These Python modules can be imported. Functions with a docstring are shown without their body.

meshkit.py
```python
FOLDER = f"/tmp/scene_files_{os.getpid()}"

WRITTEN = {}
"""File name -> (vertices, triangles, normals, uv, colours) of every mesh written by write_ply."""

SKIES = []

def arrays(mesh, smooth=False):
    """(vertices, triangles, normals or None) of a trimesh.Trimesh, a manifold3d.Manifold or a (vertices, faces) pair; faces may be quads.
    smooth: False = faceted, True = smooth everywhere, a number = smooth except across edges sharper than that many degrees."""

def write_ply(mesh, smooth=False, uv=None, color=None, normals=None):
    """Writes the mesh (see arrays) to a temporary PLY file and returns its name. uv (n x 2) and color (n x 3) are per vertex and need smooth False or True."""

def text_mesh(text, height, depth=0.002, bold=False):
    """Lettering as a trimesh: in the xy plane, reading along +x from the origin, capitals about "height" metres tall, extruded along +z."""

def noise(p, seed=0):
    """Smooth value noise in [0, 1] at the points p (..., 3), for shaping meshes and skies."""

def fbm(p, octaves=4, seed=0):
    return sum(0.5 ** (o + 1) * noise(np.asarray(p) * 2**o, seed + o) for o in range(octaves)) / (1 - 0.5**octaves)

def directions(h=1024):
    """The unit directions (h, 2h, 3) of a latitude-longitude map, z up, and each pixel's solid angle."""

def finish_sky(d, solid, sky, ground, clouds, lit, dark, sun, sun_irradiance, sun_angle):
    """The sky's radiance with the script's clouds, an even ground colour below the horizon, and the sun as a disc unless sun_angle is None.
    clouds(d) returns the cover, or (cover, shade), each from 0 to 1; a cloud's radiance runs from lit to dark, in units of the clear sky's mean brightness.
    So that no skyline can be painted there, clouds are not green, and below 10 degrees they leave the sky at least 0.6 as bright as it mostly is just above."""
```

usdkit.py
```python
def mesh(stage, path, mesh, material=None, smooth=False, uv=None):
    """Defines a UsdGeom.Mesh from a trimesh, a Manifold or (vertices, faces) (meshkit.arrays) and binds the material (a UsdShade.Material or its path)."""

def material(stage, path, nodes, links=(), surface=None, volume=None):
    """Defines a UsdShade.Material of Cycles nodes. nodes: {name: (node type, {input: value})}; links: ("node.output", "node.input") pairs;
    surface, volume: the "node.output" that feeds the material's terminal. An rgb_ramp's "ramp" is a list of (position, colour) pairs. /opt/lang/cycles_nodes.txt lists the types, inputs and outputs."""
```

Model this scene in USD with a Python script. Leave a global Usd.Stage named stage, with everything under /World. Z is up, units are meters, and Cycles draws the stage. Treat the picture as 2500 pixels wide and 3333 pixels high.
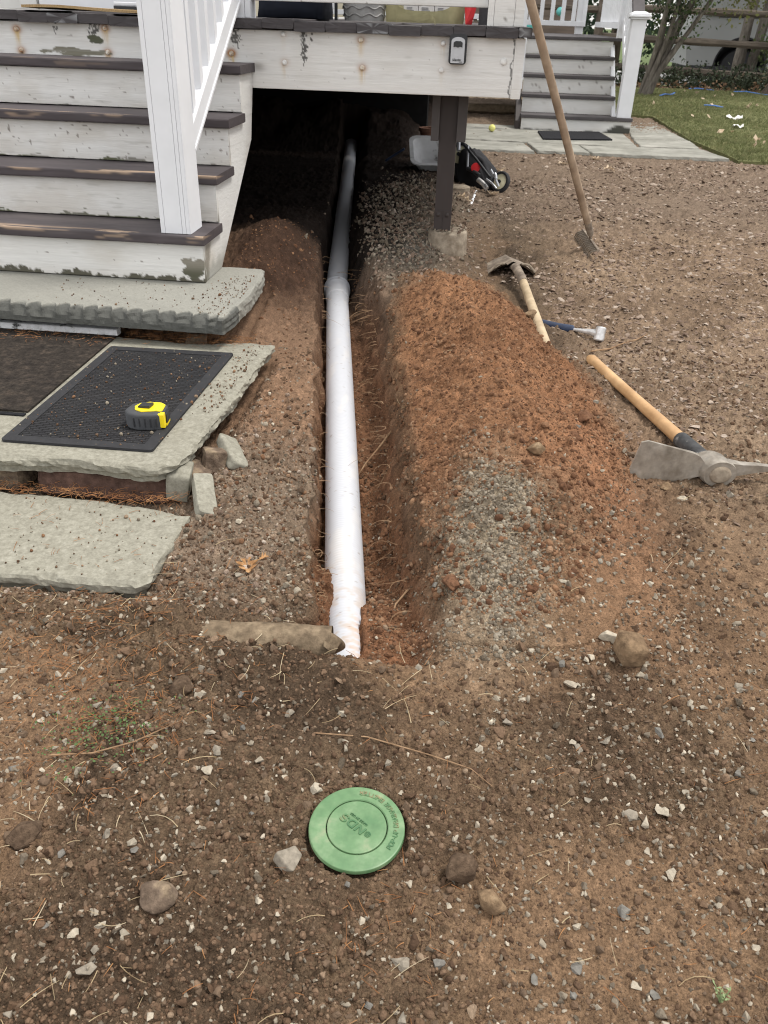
import math, random, shapely
import numpy as np, trimesh, usdkit, meshkit
from meshkit import noise, fbm
from pxr import Usd, UsdGeom, UsdLux, UsdShade, Gf, Sdf, Vt
from shapely.geometry import Polygon, Point
from scipy.spatial import ConvexHull

stage = Usd.Stage.CreateInMemory()
UsdGeom.SetStageUpAxis(stage, 'Z'); UsdGeom.SetStageMetersPerUnit(stage, 1.0)
UsdGeom.Xform.Define(stage, '/World'); UsdGeom.Scope.Define(stage, '/World/Looks')
RNG = np.random.default_rng(7); random.seed(7)
PI = math.pi

# ------------------------------------------------------------------ camera, sky, sun, exposure
cam = UsdGeom.Camera.Define(stage, '/World/camera')
cam.CreateHorizontalApertureAttr(36.0)
cam.CreateFocalLengthAttr(2657.0 / 2500 * 36.0)
cam.CreateFStopAttr(14); cam.CreateFocusDistanceAttr(2.0)
cam.CreateExposureAttr(1.02)
def cam_basis(pitch=0.5457, roll=-0.0333, yaw=0.0917):
    f = np.array([-math.sin(yaw)*math.cos(pitch), math.cos(yaw)*math.cos(pitch), -math.sin(pitch)])
    r0 = np.array([math.cos(yaw), math.sin(yaw), 0]); d0 = np.cross(f, r0)
    r = math.cos(roll)*r0 + math.sin(roll)*d0; d = -math.sin(roll)*r0 + math.cos(roll)*d0
    return r, -d, -f
_r, _u, _b = cam_basis()
cam.AddTransformOp().Set(Gf.Matrix4d(*_r, 0, *_u, 0, *_b, 0, 0, 0, 1.2, 1))

SUN_EL, SUN_AZ = math.radians(66), math.radians(78)     # high at the right, through cloud
sky_mat = usdkit.material(stage, '/World/Looks/sky_overcast', {
    'tc': ('texture_coordinate', {}), 'sx': ('separate_xyz', {}), 'el': ('map_range', {'from_min': 0.0, 'from_max': 1.0, 'to_min': 0.62, 'to_max': 1.12, 'clamp': True}), 'mul': ('vector_math', {'math_type': 'scale'}), 'mp': ('mapping', {'scale': (1.0, 1.0, 2.2)}),
    'n': ('noise_texture', {'scale': 1.6, 'detail': 5, 'roughness': 0.55}),
    'r': ('rgb_ramp', {'ramp': [(0.25, (4.85, 4.75, 4.65)), (0.75, (6.8, 6.65, 6.45))]}),
    'sky': ('sky_texture', {'sky_type': 'single_scattering', 'sun_disc': False, 'sun_elevation': SUN_EL, 'sun_rotation': SUN_AZ}),
    'mix': ('mix_color', {'fac': 0.86, 'use_clamp': False}), 'bg': ('background_shader', {'strength': 0.138})},
    [('tc.generated', 'mp.vector'), ('mp.vector', 'n.vector'), ('n.fac', 'r.fac'), ('sky.color', 'mix.a'), ('tc.generated', 'sx.vector'), ('sx.z', 'el.value'), ('r.color', 'mul.vector1'), ('el.result', 'mul.scale'), ('mul.vector', 'mix.b'), ('mix.result', 'bg.color')],
    surface='bg.background')
dome = UsdLux.DomeLight.Define(stage, '/World/sky')
UsdShade.MaterialBindingAPI.Apply(dome.GetPrim()).Bind(sky_mat)
dome.GetPrim().SetCustomDataByKey('kind', 'structure')
sun = UsdLux.DistantLight.Define(stage, '/World/sun')
sun.CreateIntensityAttr(0.4); sun.CreateAngleAttr(14.0); sun.CreateNormalizeAttr(True); sun.CreateColorAttr(Gf.Vec3f(1.0, 0.96, 0.9))
_s = np.array([math.sin(SUN_AZ)*math.cos(SUN_EL), math.cos(SUN_AZ)*math.cos(SUN_EL), math.sin(SUN_EL)])
_x = np.cross([0, 0, 1.0], _s); _x /= np.linalg.norm(_x); _y = np.cross(_s, _x)
sun.AddTransformOp().Set(Gf.Matrix4d(*_x, 0, *_y, 0, *_s, 0, 0, 0, 20, 1))

# ------------------------------------------------------------------ naming helpers
used = {}
def numbered(parent, name):
    k = (parent, name); n = used.get(k, 0); used[k] = n + 1
    return name if n == 0 else f'{name}_{n:03d}'
def data(prim, **kw):
    for k, v in kw.items():
        if v: prim.SetCustomDataByKey(k, v)
    return prim
def thing(name, label=None, cat=None, group=None, kind=None, loc=None):
    p = '/World/' + numbered('/World', name); x = UsdGeom.Xform.Define(stage, p)
    if loc is not None: x.AddTranslateOp().Set(Gf.Vec3d(*map(float, loc)))
    return data(x.GetPrim(), label=label, category=cat, group=group, kind=kind)
def obj(name, mesh, mat, parent=None, smooth=False, tint=None, label=None, cat=None, group=None, kind=None):
    base = parent.GetPath().pathString if parent else '/World'
    p = base + '/' + numbered(base, name)
    if parent is not None and parent.IsA(UsdGeom.Xform):      # vertices are given in world space
        t = UsdGeom.Xformable(parent).GetLocalTransformation()
        off = np.array(t.ExtractTranslation())
    else: off = np.zeros(3)
    if isinstance(mesh, tuple): mesh = trimesh.Trimesh(np.asarray(mesh[0], float), quads(mesh[1]), process=False)
    if off.any(): mesh = trimesh.Trimesh(mesh.vertices - off, mesh.faces, process=False)
    m = usdkit.mesh(stage, p, mesh, '/World/Looks/' + mat, smooth)
    if tint is not None:
        UsdGeom.PrimvarsAPI(m).CreatePrimvar('tint', Sdf.ValueTypeNames.Color3fArray, 'vertex').Set(Vt.Vec3fArray.FromNumpy(np.asarray(tint, np.float32)))
    return data(m.GetPrim(), label=label, category=cat, group=group, kind=kind)
def quads(f):
    f = np.asarray(f, int)
    return np.vstack([f[:, [0, 1, 2]], f[:, [0, 2, 3]]]) if f.shape[1] == 4 else f
cat_ = trimesh.util.concatenate

# ------------------------------------------------------------------ materials
def MAT(name, color=None, rough=0.8, tint=False, var=0.25, scale=30.0, bump=0.0, bscale=60.0, bdist=0.004, metallic=0.0, spec=0.3, stretch=(1, 1, 1), rand=0.0, detail=5, coat=0.0, colors=None, bump2=None, transl=0.0):
    n = {'g': ('geometry', {}), 'mp': ('mapping', {'scale': stretch}), 'n': ('noise_texture', {'scale': scale, 'detail': detail, 'roughness': 0.6}),
         'mr': ('map_range', {'from_min': 0.28, 'from_max': 0.72, 'to_min': 1 - var, 'to_max': 1 + var}),
         'sc': ('vector_math', {'math_type': 'scale'}), 'p': ('principled_bsdf', {'roughness': rough, 'metallic': metallic, 'specular_ior_level': spec, 'coat_weight': coat})}
    l = [('g.position', 'mp.vector'), ('mp.vector', 'n.vector'), ('n.fac', 'mr.value'), ('mr.result', 'sc.scale'), ('sc.vector', 'p.base_color')]
    if tint: n['at'] = ('attribute', {'attribute': 'tint'}); l.append(('at.color', 'sc.vector1'))
    elif colors is not None:
        n['n2'] = ('noise_texture', {'scale': scale * 0.37, 'detail': 4, 'roughness': 0.6}); n['rp'] = ('rgb_ramp', {'ramp': colors})
        l += [('mp.vector', 'n2.vector')]
        if rand > 0:
            n['oi'] = ('object_info', {}); l.append(('oi.random', 'rp.fac'))
        else: l.append(('n2.fac', 'rp.fac'))
        l.append(('rp.color', 'sc.vector1'))
    else: n['c'] = ('color', {'value': color}); l.append(('c.color', 'sc.vector1'))
    if bump:
        n['nb'] = ('noise_texture', {'scale': bscale, 'detail': 6, 'roughness': 0.65}); n['b'] = ('bump', {'strength': bump, 'distance': bdist, 'use_object_space': False})
        l += [('mp.vector', 'nb.vector'), ('nb.fac', 'b.height'), ('b.normal', 'p.normal')]
        if bump2:
            n['vb'] = ('voronoi_texture', {'scale': bump2[0], 'feature': 'f1'}); n['b2'] = ('bump', {'strength': bump2[1], 'distance': bump2[2], 'invert': True})
            l += [('g.position', 'vb.vector'), ('vb.distance', 'b2.height'), ('b.normal', 'b2.normal')]
            l.remove(('b.normal', 'p.normal')); l.append(('b2.normal', 'p.normal'))
    out = 'p.BSDF'
    if transl:
        n['tr'] = ('translucent_bsdf', {}); n['mx'] = ('mix_closure', {'fac': transl}); out = 'mx.closure'
        l += [('sc.vector', 'tr.color'), ('p.BSDF', 'mx.closure1'), ('tr.BSDF', 'mx.closure2')]
    usdkit.material(stage, '/World/Looks/' + name, n, l, surface=out)

MAT('leaf_litter', rough=.9, spec=.15, var=.3, scale=20, colors=[(.3, (.09, .055, .032)), (.6, (.17, .105, .062)), (.8, (.25, .17, .11))])
MAT('soil', tint=True, rough=0.97, var=0.42, scale=190, bump=1.0, bscale=230, bdist=0.006, spec=0.12, bump2=(260, 0.55, 0.004))
MAT('crumb_dark', rough=1, spec=0.1, var=0.3, scale=300, colors=[(0, (.068, .042, .027)), (.5, (.115, .073, .046)), (.9, (.165, .108, .07)), (1, (.23, .168, .115))], rand=1, bump=.6, bscale=500, bdist=.002)
MAT('crumb_red', rough=1, spec=0.1, var=0.3, scale=300, colors=[(0, (.09, .046, .027)), (.5, (.15, .079, .044)), (.9, (.215, .123, .07)), (1, (.25, .16, .1))], rand=1, bump=.6, bscale=500, bdist=.002)
MAT('crumb_grey', rough=1, spec=0.1, var=0.3, scale=300, colors=[(0, (.1, .08, .058)), (.5, (.18, .15, .113)), (1, (.3, .26, .2))], rand=1, bump=.6, bscale=500, bdist=.002)
MAT('chips', rough=1, spec=0.15, var=0.3, scale=200, colors=[(0, (.12, .084, .062)), (.45, (.185, .132, .098)), (.8, (.26, .2, .155)), (1, (.36, .3, .245))], rand=1)
MAT('gravel', rough=.9, spec=0.2, var=0.28, scale=120, colors=[(0, (.10, .078, .056)), (.4, (.2, .168, .126)), (.8, (.31, .27, .21)), (1, (.42, .37, .29))], rand=1, bump=.5, bscale=260, bdist=.002)
for nm, c in dict(pale=(.36, .315, .245), grey=(.22, .192, .152), brown=(.12, .082, .054), blue=(.16, .15, .132)).items():
    MAT('stone_' + nm, c, rough=.92, spec=.2, var=.35, scale=90, bump=.7, bscale=220, bdist=.003)
MAT('stone_dirty', rough=.95, spec=.15, var=.35, scale=70, colors=[(.3, (.075, .052, .037)), (.5, (.15, .11, .08)), (.75, (.3, .23, .15))], bump=.9, bscale=150, bdist=.004)
MAT('bluestone', rough=.9, spec=.2, var=.14, scale=190, colors=[(.25, (.17, .16, .127)), (.5, (.235, .224, .18)), (.75, (.30, .288, .238))], bump=.3, bscale=210, bdist=.002)
MAT('bluestone_tint', tint=True, rough=.9, spec=.2, var=.16, scale=150, bump=.5, bscale=150, bdist=.003)
MAT('paint_white', tint=True, rough=.55, spec=.35, var=.05, scale=60, bump=.7, bscale=22, bdist=.004, stretch=(.22, 1, 3.2))
MAT('paint_clean', (.66, .67, .69), rough=.45, spec=.35, var=.04, scale=9, bump=.12, bscale=80, bdist=.001)
MAT('paint_far', (.66, .67, .69), rough=.55, var=.06, scale=6)
MAT('tread_paint', tint=True, rough=.6, spec=.3, var=.16, scale=30, bump=.6, bscale=20, bdist=.002, stretch=(.3, 1.6, 3))
MAT('tread_far', (.07, .063, .064), rough=.7, var=.2, scale=12)
MAT('brown_paint', (.036, .028, .026), rough=.55, spec=.35, var=.12, scale=14, bump=.25, bscale=25, bdist=.002, stretch=(2, 2, .4))
MAT('brown_paint_light', (.07, .062, .06), rough=.6, spec=.3, var=.15, scale=14, bump=.25, bscale=25, bdist=.002)
MAT('concrete', rough=.95, spec=.15, var=.2, scale=60, colors=[(.3, (.16, .125, .09)), (.7, (.34, .29, .225))], bump=.6, bscale=110, bdist=.003)
MAT('pvc', tint=True, rough=.42, spec=.45, var=.03, scale=40)
MAT('green_plastic', rough=.42, spec=.4, var=.1, scale=60, colors=[(.3, (.075, .16, .07)), (.5, (.105, .195, .09)), (.62, (.145, .235, .12)), (.76, (.25, .28, .17))], bump=.12, bscale=300, bdist=.0006)
MAT('green_letters', rough=.5, spec=.3, var=.15, scale=60, colors=[(.4, (.045, .12, .055)), (.55, (.07, .15, .065)), (.66, (.25, .18, .1))])
MAT('groove', (.012, .02, .014), rough=.9)
MAT('wood_handle', rough=.5, spec=.35, var=.12, scale=26, colors=[(.3, (.33, .19, .085)), (.6, (.48, .3, .15)), (.8, (.55, .37, .2))], bump=.15, bscale=60, bdist=.001, stretch=(1, 1, 1))
MAT('wood_pale', rough=.7, spec=.25, var=.16, scale=24, colors=[(.3, (.33, .25, .155)), (.7, (.5, .4, .27))], bump=.25, bscale=70, bdist=.001)
MAT('wood_grey', rough=.75, spec=.2, var=.18, scale=20, colors=[(.3, (.2, .14, .095)), (.7, (.34, .26, .185))], bump=.3, bscale=60, bdist=.001)
MAT('steel_dull', rough=.5, spec=.4, var=.2, scale=50, colors=[(.3, (.17, .145, .115)), (.55, (.27, .24, .2)), (.8, (.36, .33, .29))], metallic=.35, bump=.3, bscale=90, bdist=.001)
MAT('steel_rust', rough=.8, spec=.2, var=.3, scale=40, colors=[(.3, (.11, .085, .066)), (.55, (.22, .18, .14)), (.72, (.36, .3, .23))], bump=.3, bscale=90, bdist=.001)
MAT('steel_bright', rough=.35, spec=.5, var=.2, scale=60, colors=[(.3, (.4, .39, .37)), (.7, (.62, .61, .6))], metallic=.7)
MAT('black_band', rough=.5, spec=.4, var=.3, scale=70, colors=[(.35, (.02, .02, .02)), (.6, (.045, .045, .045)), (.72, (.3, .29, .27))])
MAT('blue_grip', rough=.5, spec=.4, var=.2, scale=50, colors=[(.3, (.012, .02, .045)), (.7, (.03, .045, .085))])
MAT('rubber', (.022, .022, .024), rough=.7, spec=.3, var=.25, scale=40, bump=.2, bscale=200, bdist=.001)
MAT('rubber_dark', (.014, .014, .016), rough=.9, spec=.15, var=.3, scale=60, bump=.7, bscale=300, bdist=.002)
MAT('mat_brown', rough=1, spec=.1, var=.4, scale=90, colors=[(.3, (.02, .017, .015)), (.55, (.036, .03, .025)), (.75, (.07, .054, .042))], bump=.9, bscale=260, bdist=.003)
MAT('coir', (.36, .25, .13), rough=1, spec=.1, var=.3, scale=160, bump=.8, bscale=260, bdist=.003)
MAT('yellow_plastic', (.78, .6, .015), rough=.35, spec=.45, var=.05, scale=40)
MAT('black_plastic', (.02, .021, .023), rough=.45, spec=.4, var=.2, scale=50)
MAT('grey_plastic', (.05, .052, .056), rough=.6, spec=.35, var=.15, scale=60, bump=.15, bscale=300, bdist=.0008)
MAT('silver', (.42, .43, .45), rough=.35, spec=.5, metallic=.6, var=.06, scale=60)
MAT('dark_window', (.01, .011, .012), rough=.2, spec=.5)
MAT('styro', rough=.9, spec=.2, var=.1, scale=100, colors=[(.3, (.06, .06, .06)), (.42, (.6, .6, .6)), (.6, (.7, .7, .71))])
MAT('fabric', rough=1, spec=.1, var=.35, scale=60, colors=[(.3, (.1, .075, .05)), (.5, (.16, .12, .08)), (.72, (.27, .21, .14))], bump=.8, bscale=200, bdist=.003)
MAT('bolt', rough=.5, spec=.4, var=.2, scale=160, colors=[(.3, (.28, .13, .05)), (.5, (.55, .48, .38)), (.7, (.66, .64, .6))])
MAT('bolt_white', (.66, .66, .64), rough=.4, spec=.4, var=.1, scale=80)
MAT('leaf_tan', rough=.8, spec=.2, var=.2, scale=90, colors=[(.3, (.33, .17, .07)), (.6, (.46, .27, .13)), (.8, (.55, .38, .21))], transl=.2)
MAT('leaf_pale', rough=.8, spec=.2, var=.2, scale=50, colors=[(.3, (.4, .29, .18)), (.7, (.6, .5, .38))], transl=.15)
MAT('needles', rough=.9, spec=.15, var=.3, scale=60, colors=[(.3, (.16, .07, .03)), (.5, (.27, .12, .05)), (.7, (.4, .22, .1))])
MAT('straw', rough=.9, spec=.15, var=.3, scale=25, colors=[(.3, (.25, .17, .09)), (.5, (.42, .33, .2)), (.7, (.55, .47, .33))])
MAT('root', rough=.95, spec=.15, var=.3, scale=60, colors=[(.3, (.14, .08, .045)), (.7, (.33, .22, .13))])
MAT('grass', rough=.8, spec=.2, var=.25, scale=3, colors=[(0, (.1, .115, .045)), (.5, (.15, .165, .07)), (.9, (.2, .2, .1)), (1, (.25, .21, .11))], rand=1, transl=.25)
MAT('lawn', rough=1, spec=.1, var=.25, scale=14, colors=[(.3, (.11, .115, .05)), (.6, (.155, .16, .072)), (.75, (.2, .18, .1))], bump=1, bscale=60, bdist=.02)
MAT('weed', (.09, .15, .05), rough=.7, var=.3, scale=60, transl=.3)
MAT('weed_sage', (.27, .34, .17), rough=.7, var=.2, scale=60, transl=.3)
MAT('bark', rough=1, spec=.1, var=.35, scale=30, colors=[(.3, (.05, .038, .03)), (.6, (.1, .078, .06)), (.8, (.16, .13, .1))], bump=1, bscale=26, bdist=.02, stretch=(1, 1, .25))
MAT('bark_light', rough=1, spec=.1, var=.35, scale=30, colors=[(.3, (.075, .065, .055)), (.6, (.13, .115, .097)), (.8, (.2, .18, .155))], bump=1, bscale=26, bdist=.02, stretch=(1, 1, .25))
MAT('rail_wood', rough=1, spec=.1, var=.35, scale=12, colors=[(.3, (.06, .05, .04)), (.6, (.12, .1, .08)), (.8, (.2, .17, .14))], bump=1, bscale=20, bdist=.02, stretch=(.2, 1, 1))
MAT('foliage', rough=.7, spec=.2, var=.45, scale=2.5, colors=[(.3, (.03, .05, .022)), (.55, (.06, .085, .035)), (.75, (.12, .14, .055))], transl=.25)
MAT('foliage_dark', rough=.8, spec=.2, var=.45, scale=2.0, colors=[(.3, (.018, .03, .018)), (.6, (.035, .055, .03)), (.8, (.06, .08, .04))], transl=.2)
MAT('foliage_gold', rough=.7, spec=.2, var=.4, scale=4, colors=[(.3, (.07, .085, .03)), (.6, (.14, .14, .05)), (.8, (.2, .18, .07))], transl=.25)
MAT('groundcover', rough=.8, spec=.25, var=.45, scale=6, colors=[(.3, (.015, .022, .012)), (.6, (.035, .045, .022)), (.75, (.14, .09, .06))])
MAT('yucca', (.07, .1, .065), rough=.6, var=.3, scale=5)
MAT('van_paint', (.2, .205, .2), rough=.35, spec=.45, var=.05, scale=2)
MAT('van_dark', (.02, .02, .022), rough=.6, var=.2, scale=5)
MAT('glass_dark', (.03, .035, .04), rough=.1, spec=.5)
MAT('road', (.2, .2, .2), rough=.95, var=.12, scale=10)
MAT('verge', (.08, .11, .035), rough=1, var=.3, scale=8)
MAT('blue_tape', (.07, .17, .45), rough=.5, var=.15, scale=5)
MAT('paper', (.75, .74, .71), rough=.8, var=.08, scale=20)
MAT('navy', (.008, .01, .017), rough=.85, spec=.2, var=.25, scale=12, bump=.3, bscale=20, bdist=.01)
MAT('planter', rough=.6, spec=.3, var=.06, scale=30, colors=[(.3, (.29, .285, .275)), (.7, (.36, .355, .345))])
MAT('canvas', (.4, .37, .22), rough=.95, spec=.1, var=.12, scale=25, transl=.3)
MAT('carton', (.62, .6, .58), rough=.8, var=.05, scale=20)
MAT('print_grey', (.22, .22, .23), rough=.8)
MAT('red', (.5, .025, .03), rough=.5, var=.1, scale=30)
MAT('cream', (.62, .58, .4), rough=.5, var=.08, scale=30)
MAT('black_fabric', (.012, .012, .014), rough=.8, spec=.3, var=.3, scale=20, bump=.3, bscale=40, bdist=.006)
MAT('tub', rough=.5, spec=.35, var=.1, scale=20, colors=[(.28, (.1, .09, .08)), (.38, (.5, .5, .5)), (.7, (.6, .6, .6))])
MAT('clay', (.12, .06, .04), rough=.9, var=.3, scale=20)
MAT('ball', (.62, .6, .2), rough=.9, var=.1, scale=60)
MAT('turquoise', (.1, .4, .38), rough=.25, spec=.5)
MAT('house_paint', (.6, .6, .58), rough=.6, var=.05, scale=8)
MAT('siding', (.42, .39, .3), rough=.7, var=.08, scale=8)
MAT('foundation', (.009, .0085, .0085), rough=1, spec=.1, var=.3, scale=10, bump=.6, bscale=20, bdist=.01)  # near-black so the space under the deck looks deeply shaded
MAT('slat_brown', (.14, .11, .09), rough=.8, var=.25, scale=6, stretch=(.3, 1, 3))
MAT('log', rough=1, spec=.1, var=.3, scale=20, colors=[(.3, (.1, .075, .05)), (.7, (.2, .155, .105))], bump=.8, bscale=30, bdist=.01)

# ------------------------------------------------------------------ mesh helpers
def rrect(w, h, r=.003, res=None, seg=2):
    """closed rounded rectangle, u across (w), v up (h), resampled at res"""
    r = min(r, w*.49, h*.49); pts = []
    for cx, cy, a0 in ((w/2-r, h/2-r, 0), (-w/2+r, h/2-r, PI/2), (-w/2+r, -h/2+r, PI), (w/2-r, -h/2+r, 1.5*PI)):
        for k in range(seg + 1):
            a = a0 + PI/2*k/seg; pts.append((cx + r*math.cos(a), cy + r*math.sin(a)))
    pts = np.array(pts)
    if res:
        out = []
        for i in range(len(pts)):
            a, b = pts[i], pts[(i+1) % len(pts)]; n = max(1, int(np.linalg.norm(b-a)/res))
            out += [a + (b-a)*t/n for t in range(n)]
        pts = np.array(out)
    return pts
def bar(p0, p1, w, h, r=.003, res=None, up=(0, 0, 1), seg=2, pres=None):
    """a rounded bar from p0 to p1; w across, h along up. returns mesh, local (s, u, v)"""
    p0, p1 = np.array(p0, float), np.array(p1, float); d = p1 - p0; L = np.linalg.norm(d); d /= L
    up = np.array(up, float); side = np.cross(d, up); side /= np.linalg.norm(side); up = np.cross(side, d)
    prof = rrect(w, h, r, pres or res, seg); n = len(prof); ns = max(1, int(L/res)) if res else 1
    s = np.linspace(0, L, ns + 1)
    loc = np.concatenate([np.repeat(s, n)[:, None], np.tile(prof, (ns+1, 1))], 1)
    loc = np.vstack([loc, [[0, 0, 0], [L, 0, 0]]])
    V = p0 + loc[:, :1]*d + loc[:, 1:2]*side + loc[:, 2:]*up
    i, j = np.meshgrid(np.arange(ns), np.arange(n), indexing='ij'); j2 = (j+1) % n
    q = np.stack([i*n+j, (i+1)*n+j, (i+1)*n+j2, i*n+j2], -1).reshape(-1, 4)
    q = q[:, ::-1]
    c0, c1 = len(V)-2, len(V)-1; a = np.arange(n); b = (a+1) % n
    f = np.vstack([quads(q), np.stack([np.full(n, c0), b, a], 1), np.stack([np.full(n, c1), ns*n+a, ns*n+b], 1)])
    m = trimesh.Trimesh(V, f, process=False)
    if m.volume < 0: m.invert()
    return m, loc
def box(x0, x1, y0, y1, z0, z1, r=.003, seg=2):
    return bar((x0, (y0+y1)/2, (z0+z1)/2), (x1, (y0+y1)/2, (z0+z1)/2), abs(y1-y0), abs(z1-z0), r, seg=seg)[0]
def tube(pts, rad, n=10, cap=True, closed=False):
    p = np.asarray(pts, float); rad = np.broadcast_to(rad, (len(p),))
    t = np.gradient(p, axis=0); t /= np.linalg.norm(t, axis=1, keepdims=True) + 1e-12
    a = np.zeros_like(p); ref = np.array([0, 0, 1.]) if abs(t[0, 2]) < .9 else np.array([1., 0, 0])
    for i in range(len(p)):
        v = ref - t[i]*(ref@t[i]); v /= np.linalg.norm(v) + 1e-12; a[i] = v; ref = v
    b = np.cross(t, a); ang = np.arange(n)*2*PI/n
    V = p[:, None] + rad[:, None, None]*(np.cos(ang)[None, :, None]*a[:, None] + np.sin(ang)[None, :, None]*b[:, None]); V = V.reshape(-1, 3)
    i, j = np.meshgrid(np.arange(len(p)-1), np.arange(n), indexing='ij'); j2 = (j+1) % n
    f = quads(np.stack([i*n+j, i*n+j2, (i+1)*n+j2, (i+1)*n+j], -1).reshape(-1, 4))
    if cap:
        k = len(V); V = np.vstack([V, p[:1], p[-1:]]); q = np.arange(n); q2 = (q+1) % n; e = (len(p)-1)*n
        f = np.vstack([f, np.stack([np.full(n, k), q2, q], 1), np.stack([np.full(n, k+1), e+q, e+q2], 1)])
    return trimesh.Trimesh(V, f, process=False)
def lathe(prof, n=48, center=(0, 0, 0), axis=(0, 0, 1)):
    """prof: (r, z) list"""
    prof = np.asarray(prof, float); ang = np.arange(n)*2*PI/n
    V = np.stack([prof[:, None, 0]*np.cos(ang), prof[:, None, 0]*np.sin(ang), np.broadcast_to(prof[:, None, 1], (len(prof), n))], -1).reshape(-1, 3)
    i, j = np.meshgrid(np.arange(len(prof)-1), np.arange(n), indexing='ij'); j2 = (j+1) % n
    f = quads(np.stack([i*n+j, i*n+j2, (i+1)*n+j2, (i+1)*n+j], -1).reshape(-1, 4))
    m = trimesh.Trimesh(V, f, process=False)
    if tuple(axis) != (0, 0, 1): m.apply_transform(trimesh.geometry.align_vectors([0, 0, 1], np.array(axis, float)/np.linalg.norm(axis)))
    m.apply_translation(center); return m
def hull(pts): 
    m = trimesh.convex.convex_hull(np.asarray(pts, float)); return m
def prism(poly, depth, T=None):
    m = trimesh.creation.extrude_polygon(poly if isinstance(poly, Polygon) else Polygon(poly), depth, engine='earcut')
    if T is not None: m.apply_transform(T)
    return m
def frame_T(o, ex, ey, ez):
    T = np.eye(4); T[:3, 0], T[:3, 1], T[:3, 2], T[:3, 3] = ex, ey, ez, o; return T
def rock(size, seed, flat=.7, n=14, subdiv=0, rough=.0):
    r = np.random.default_rng(seed); p = r.normal(size=(n, 3)); p /= np.linalg.norm(p, axis=1, keepdims=True); p *= r.uniform(.75, 1.1, (n, 1))
    p *= np.array([1, r.uniform(.6, .95), flat*r.uniform(.8, 1.1)])*size
    m = hull(p)
    for _ in range(subdiv): m = m.subdivide()
    if subdiv:
        m = trimesh.Trimesh(m.vertices, m.faces, process=True); trimesh.smoothing.filter_laplacian(m, lamb=.4, iterations=3)
        v = m.vertices; d = fbm(v/size*2.2 + seed, 3, seed) - .5
        m.vertices = v*(1 + rough*d[:, None])
    m.apply_transform(trimesh.transformations.rotation_matrix(r.uniform(0, 6.28), [0, 0, 1]))
    return m
def sst(a, b, x):
    t = np.clip((x-a)/(b-a), 0, 1); return t*t*(3-2*t)
def N2(x, y, s, seed=0, o=1):
    p = np.stack([np.asarray(x)*s, np.asarray(y)*s, np.zeros_like(np.asarray(x, float))+seed*7.3], -1)
    return noise(p, seed) if o == 1 else fbm(p, o, seed)

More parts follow.
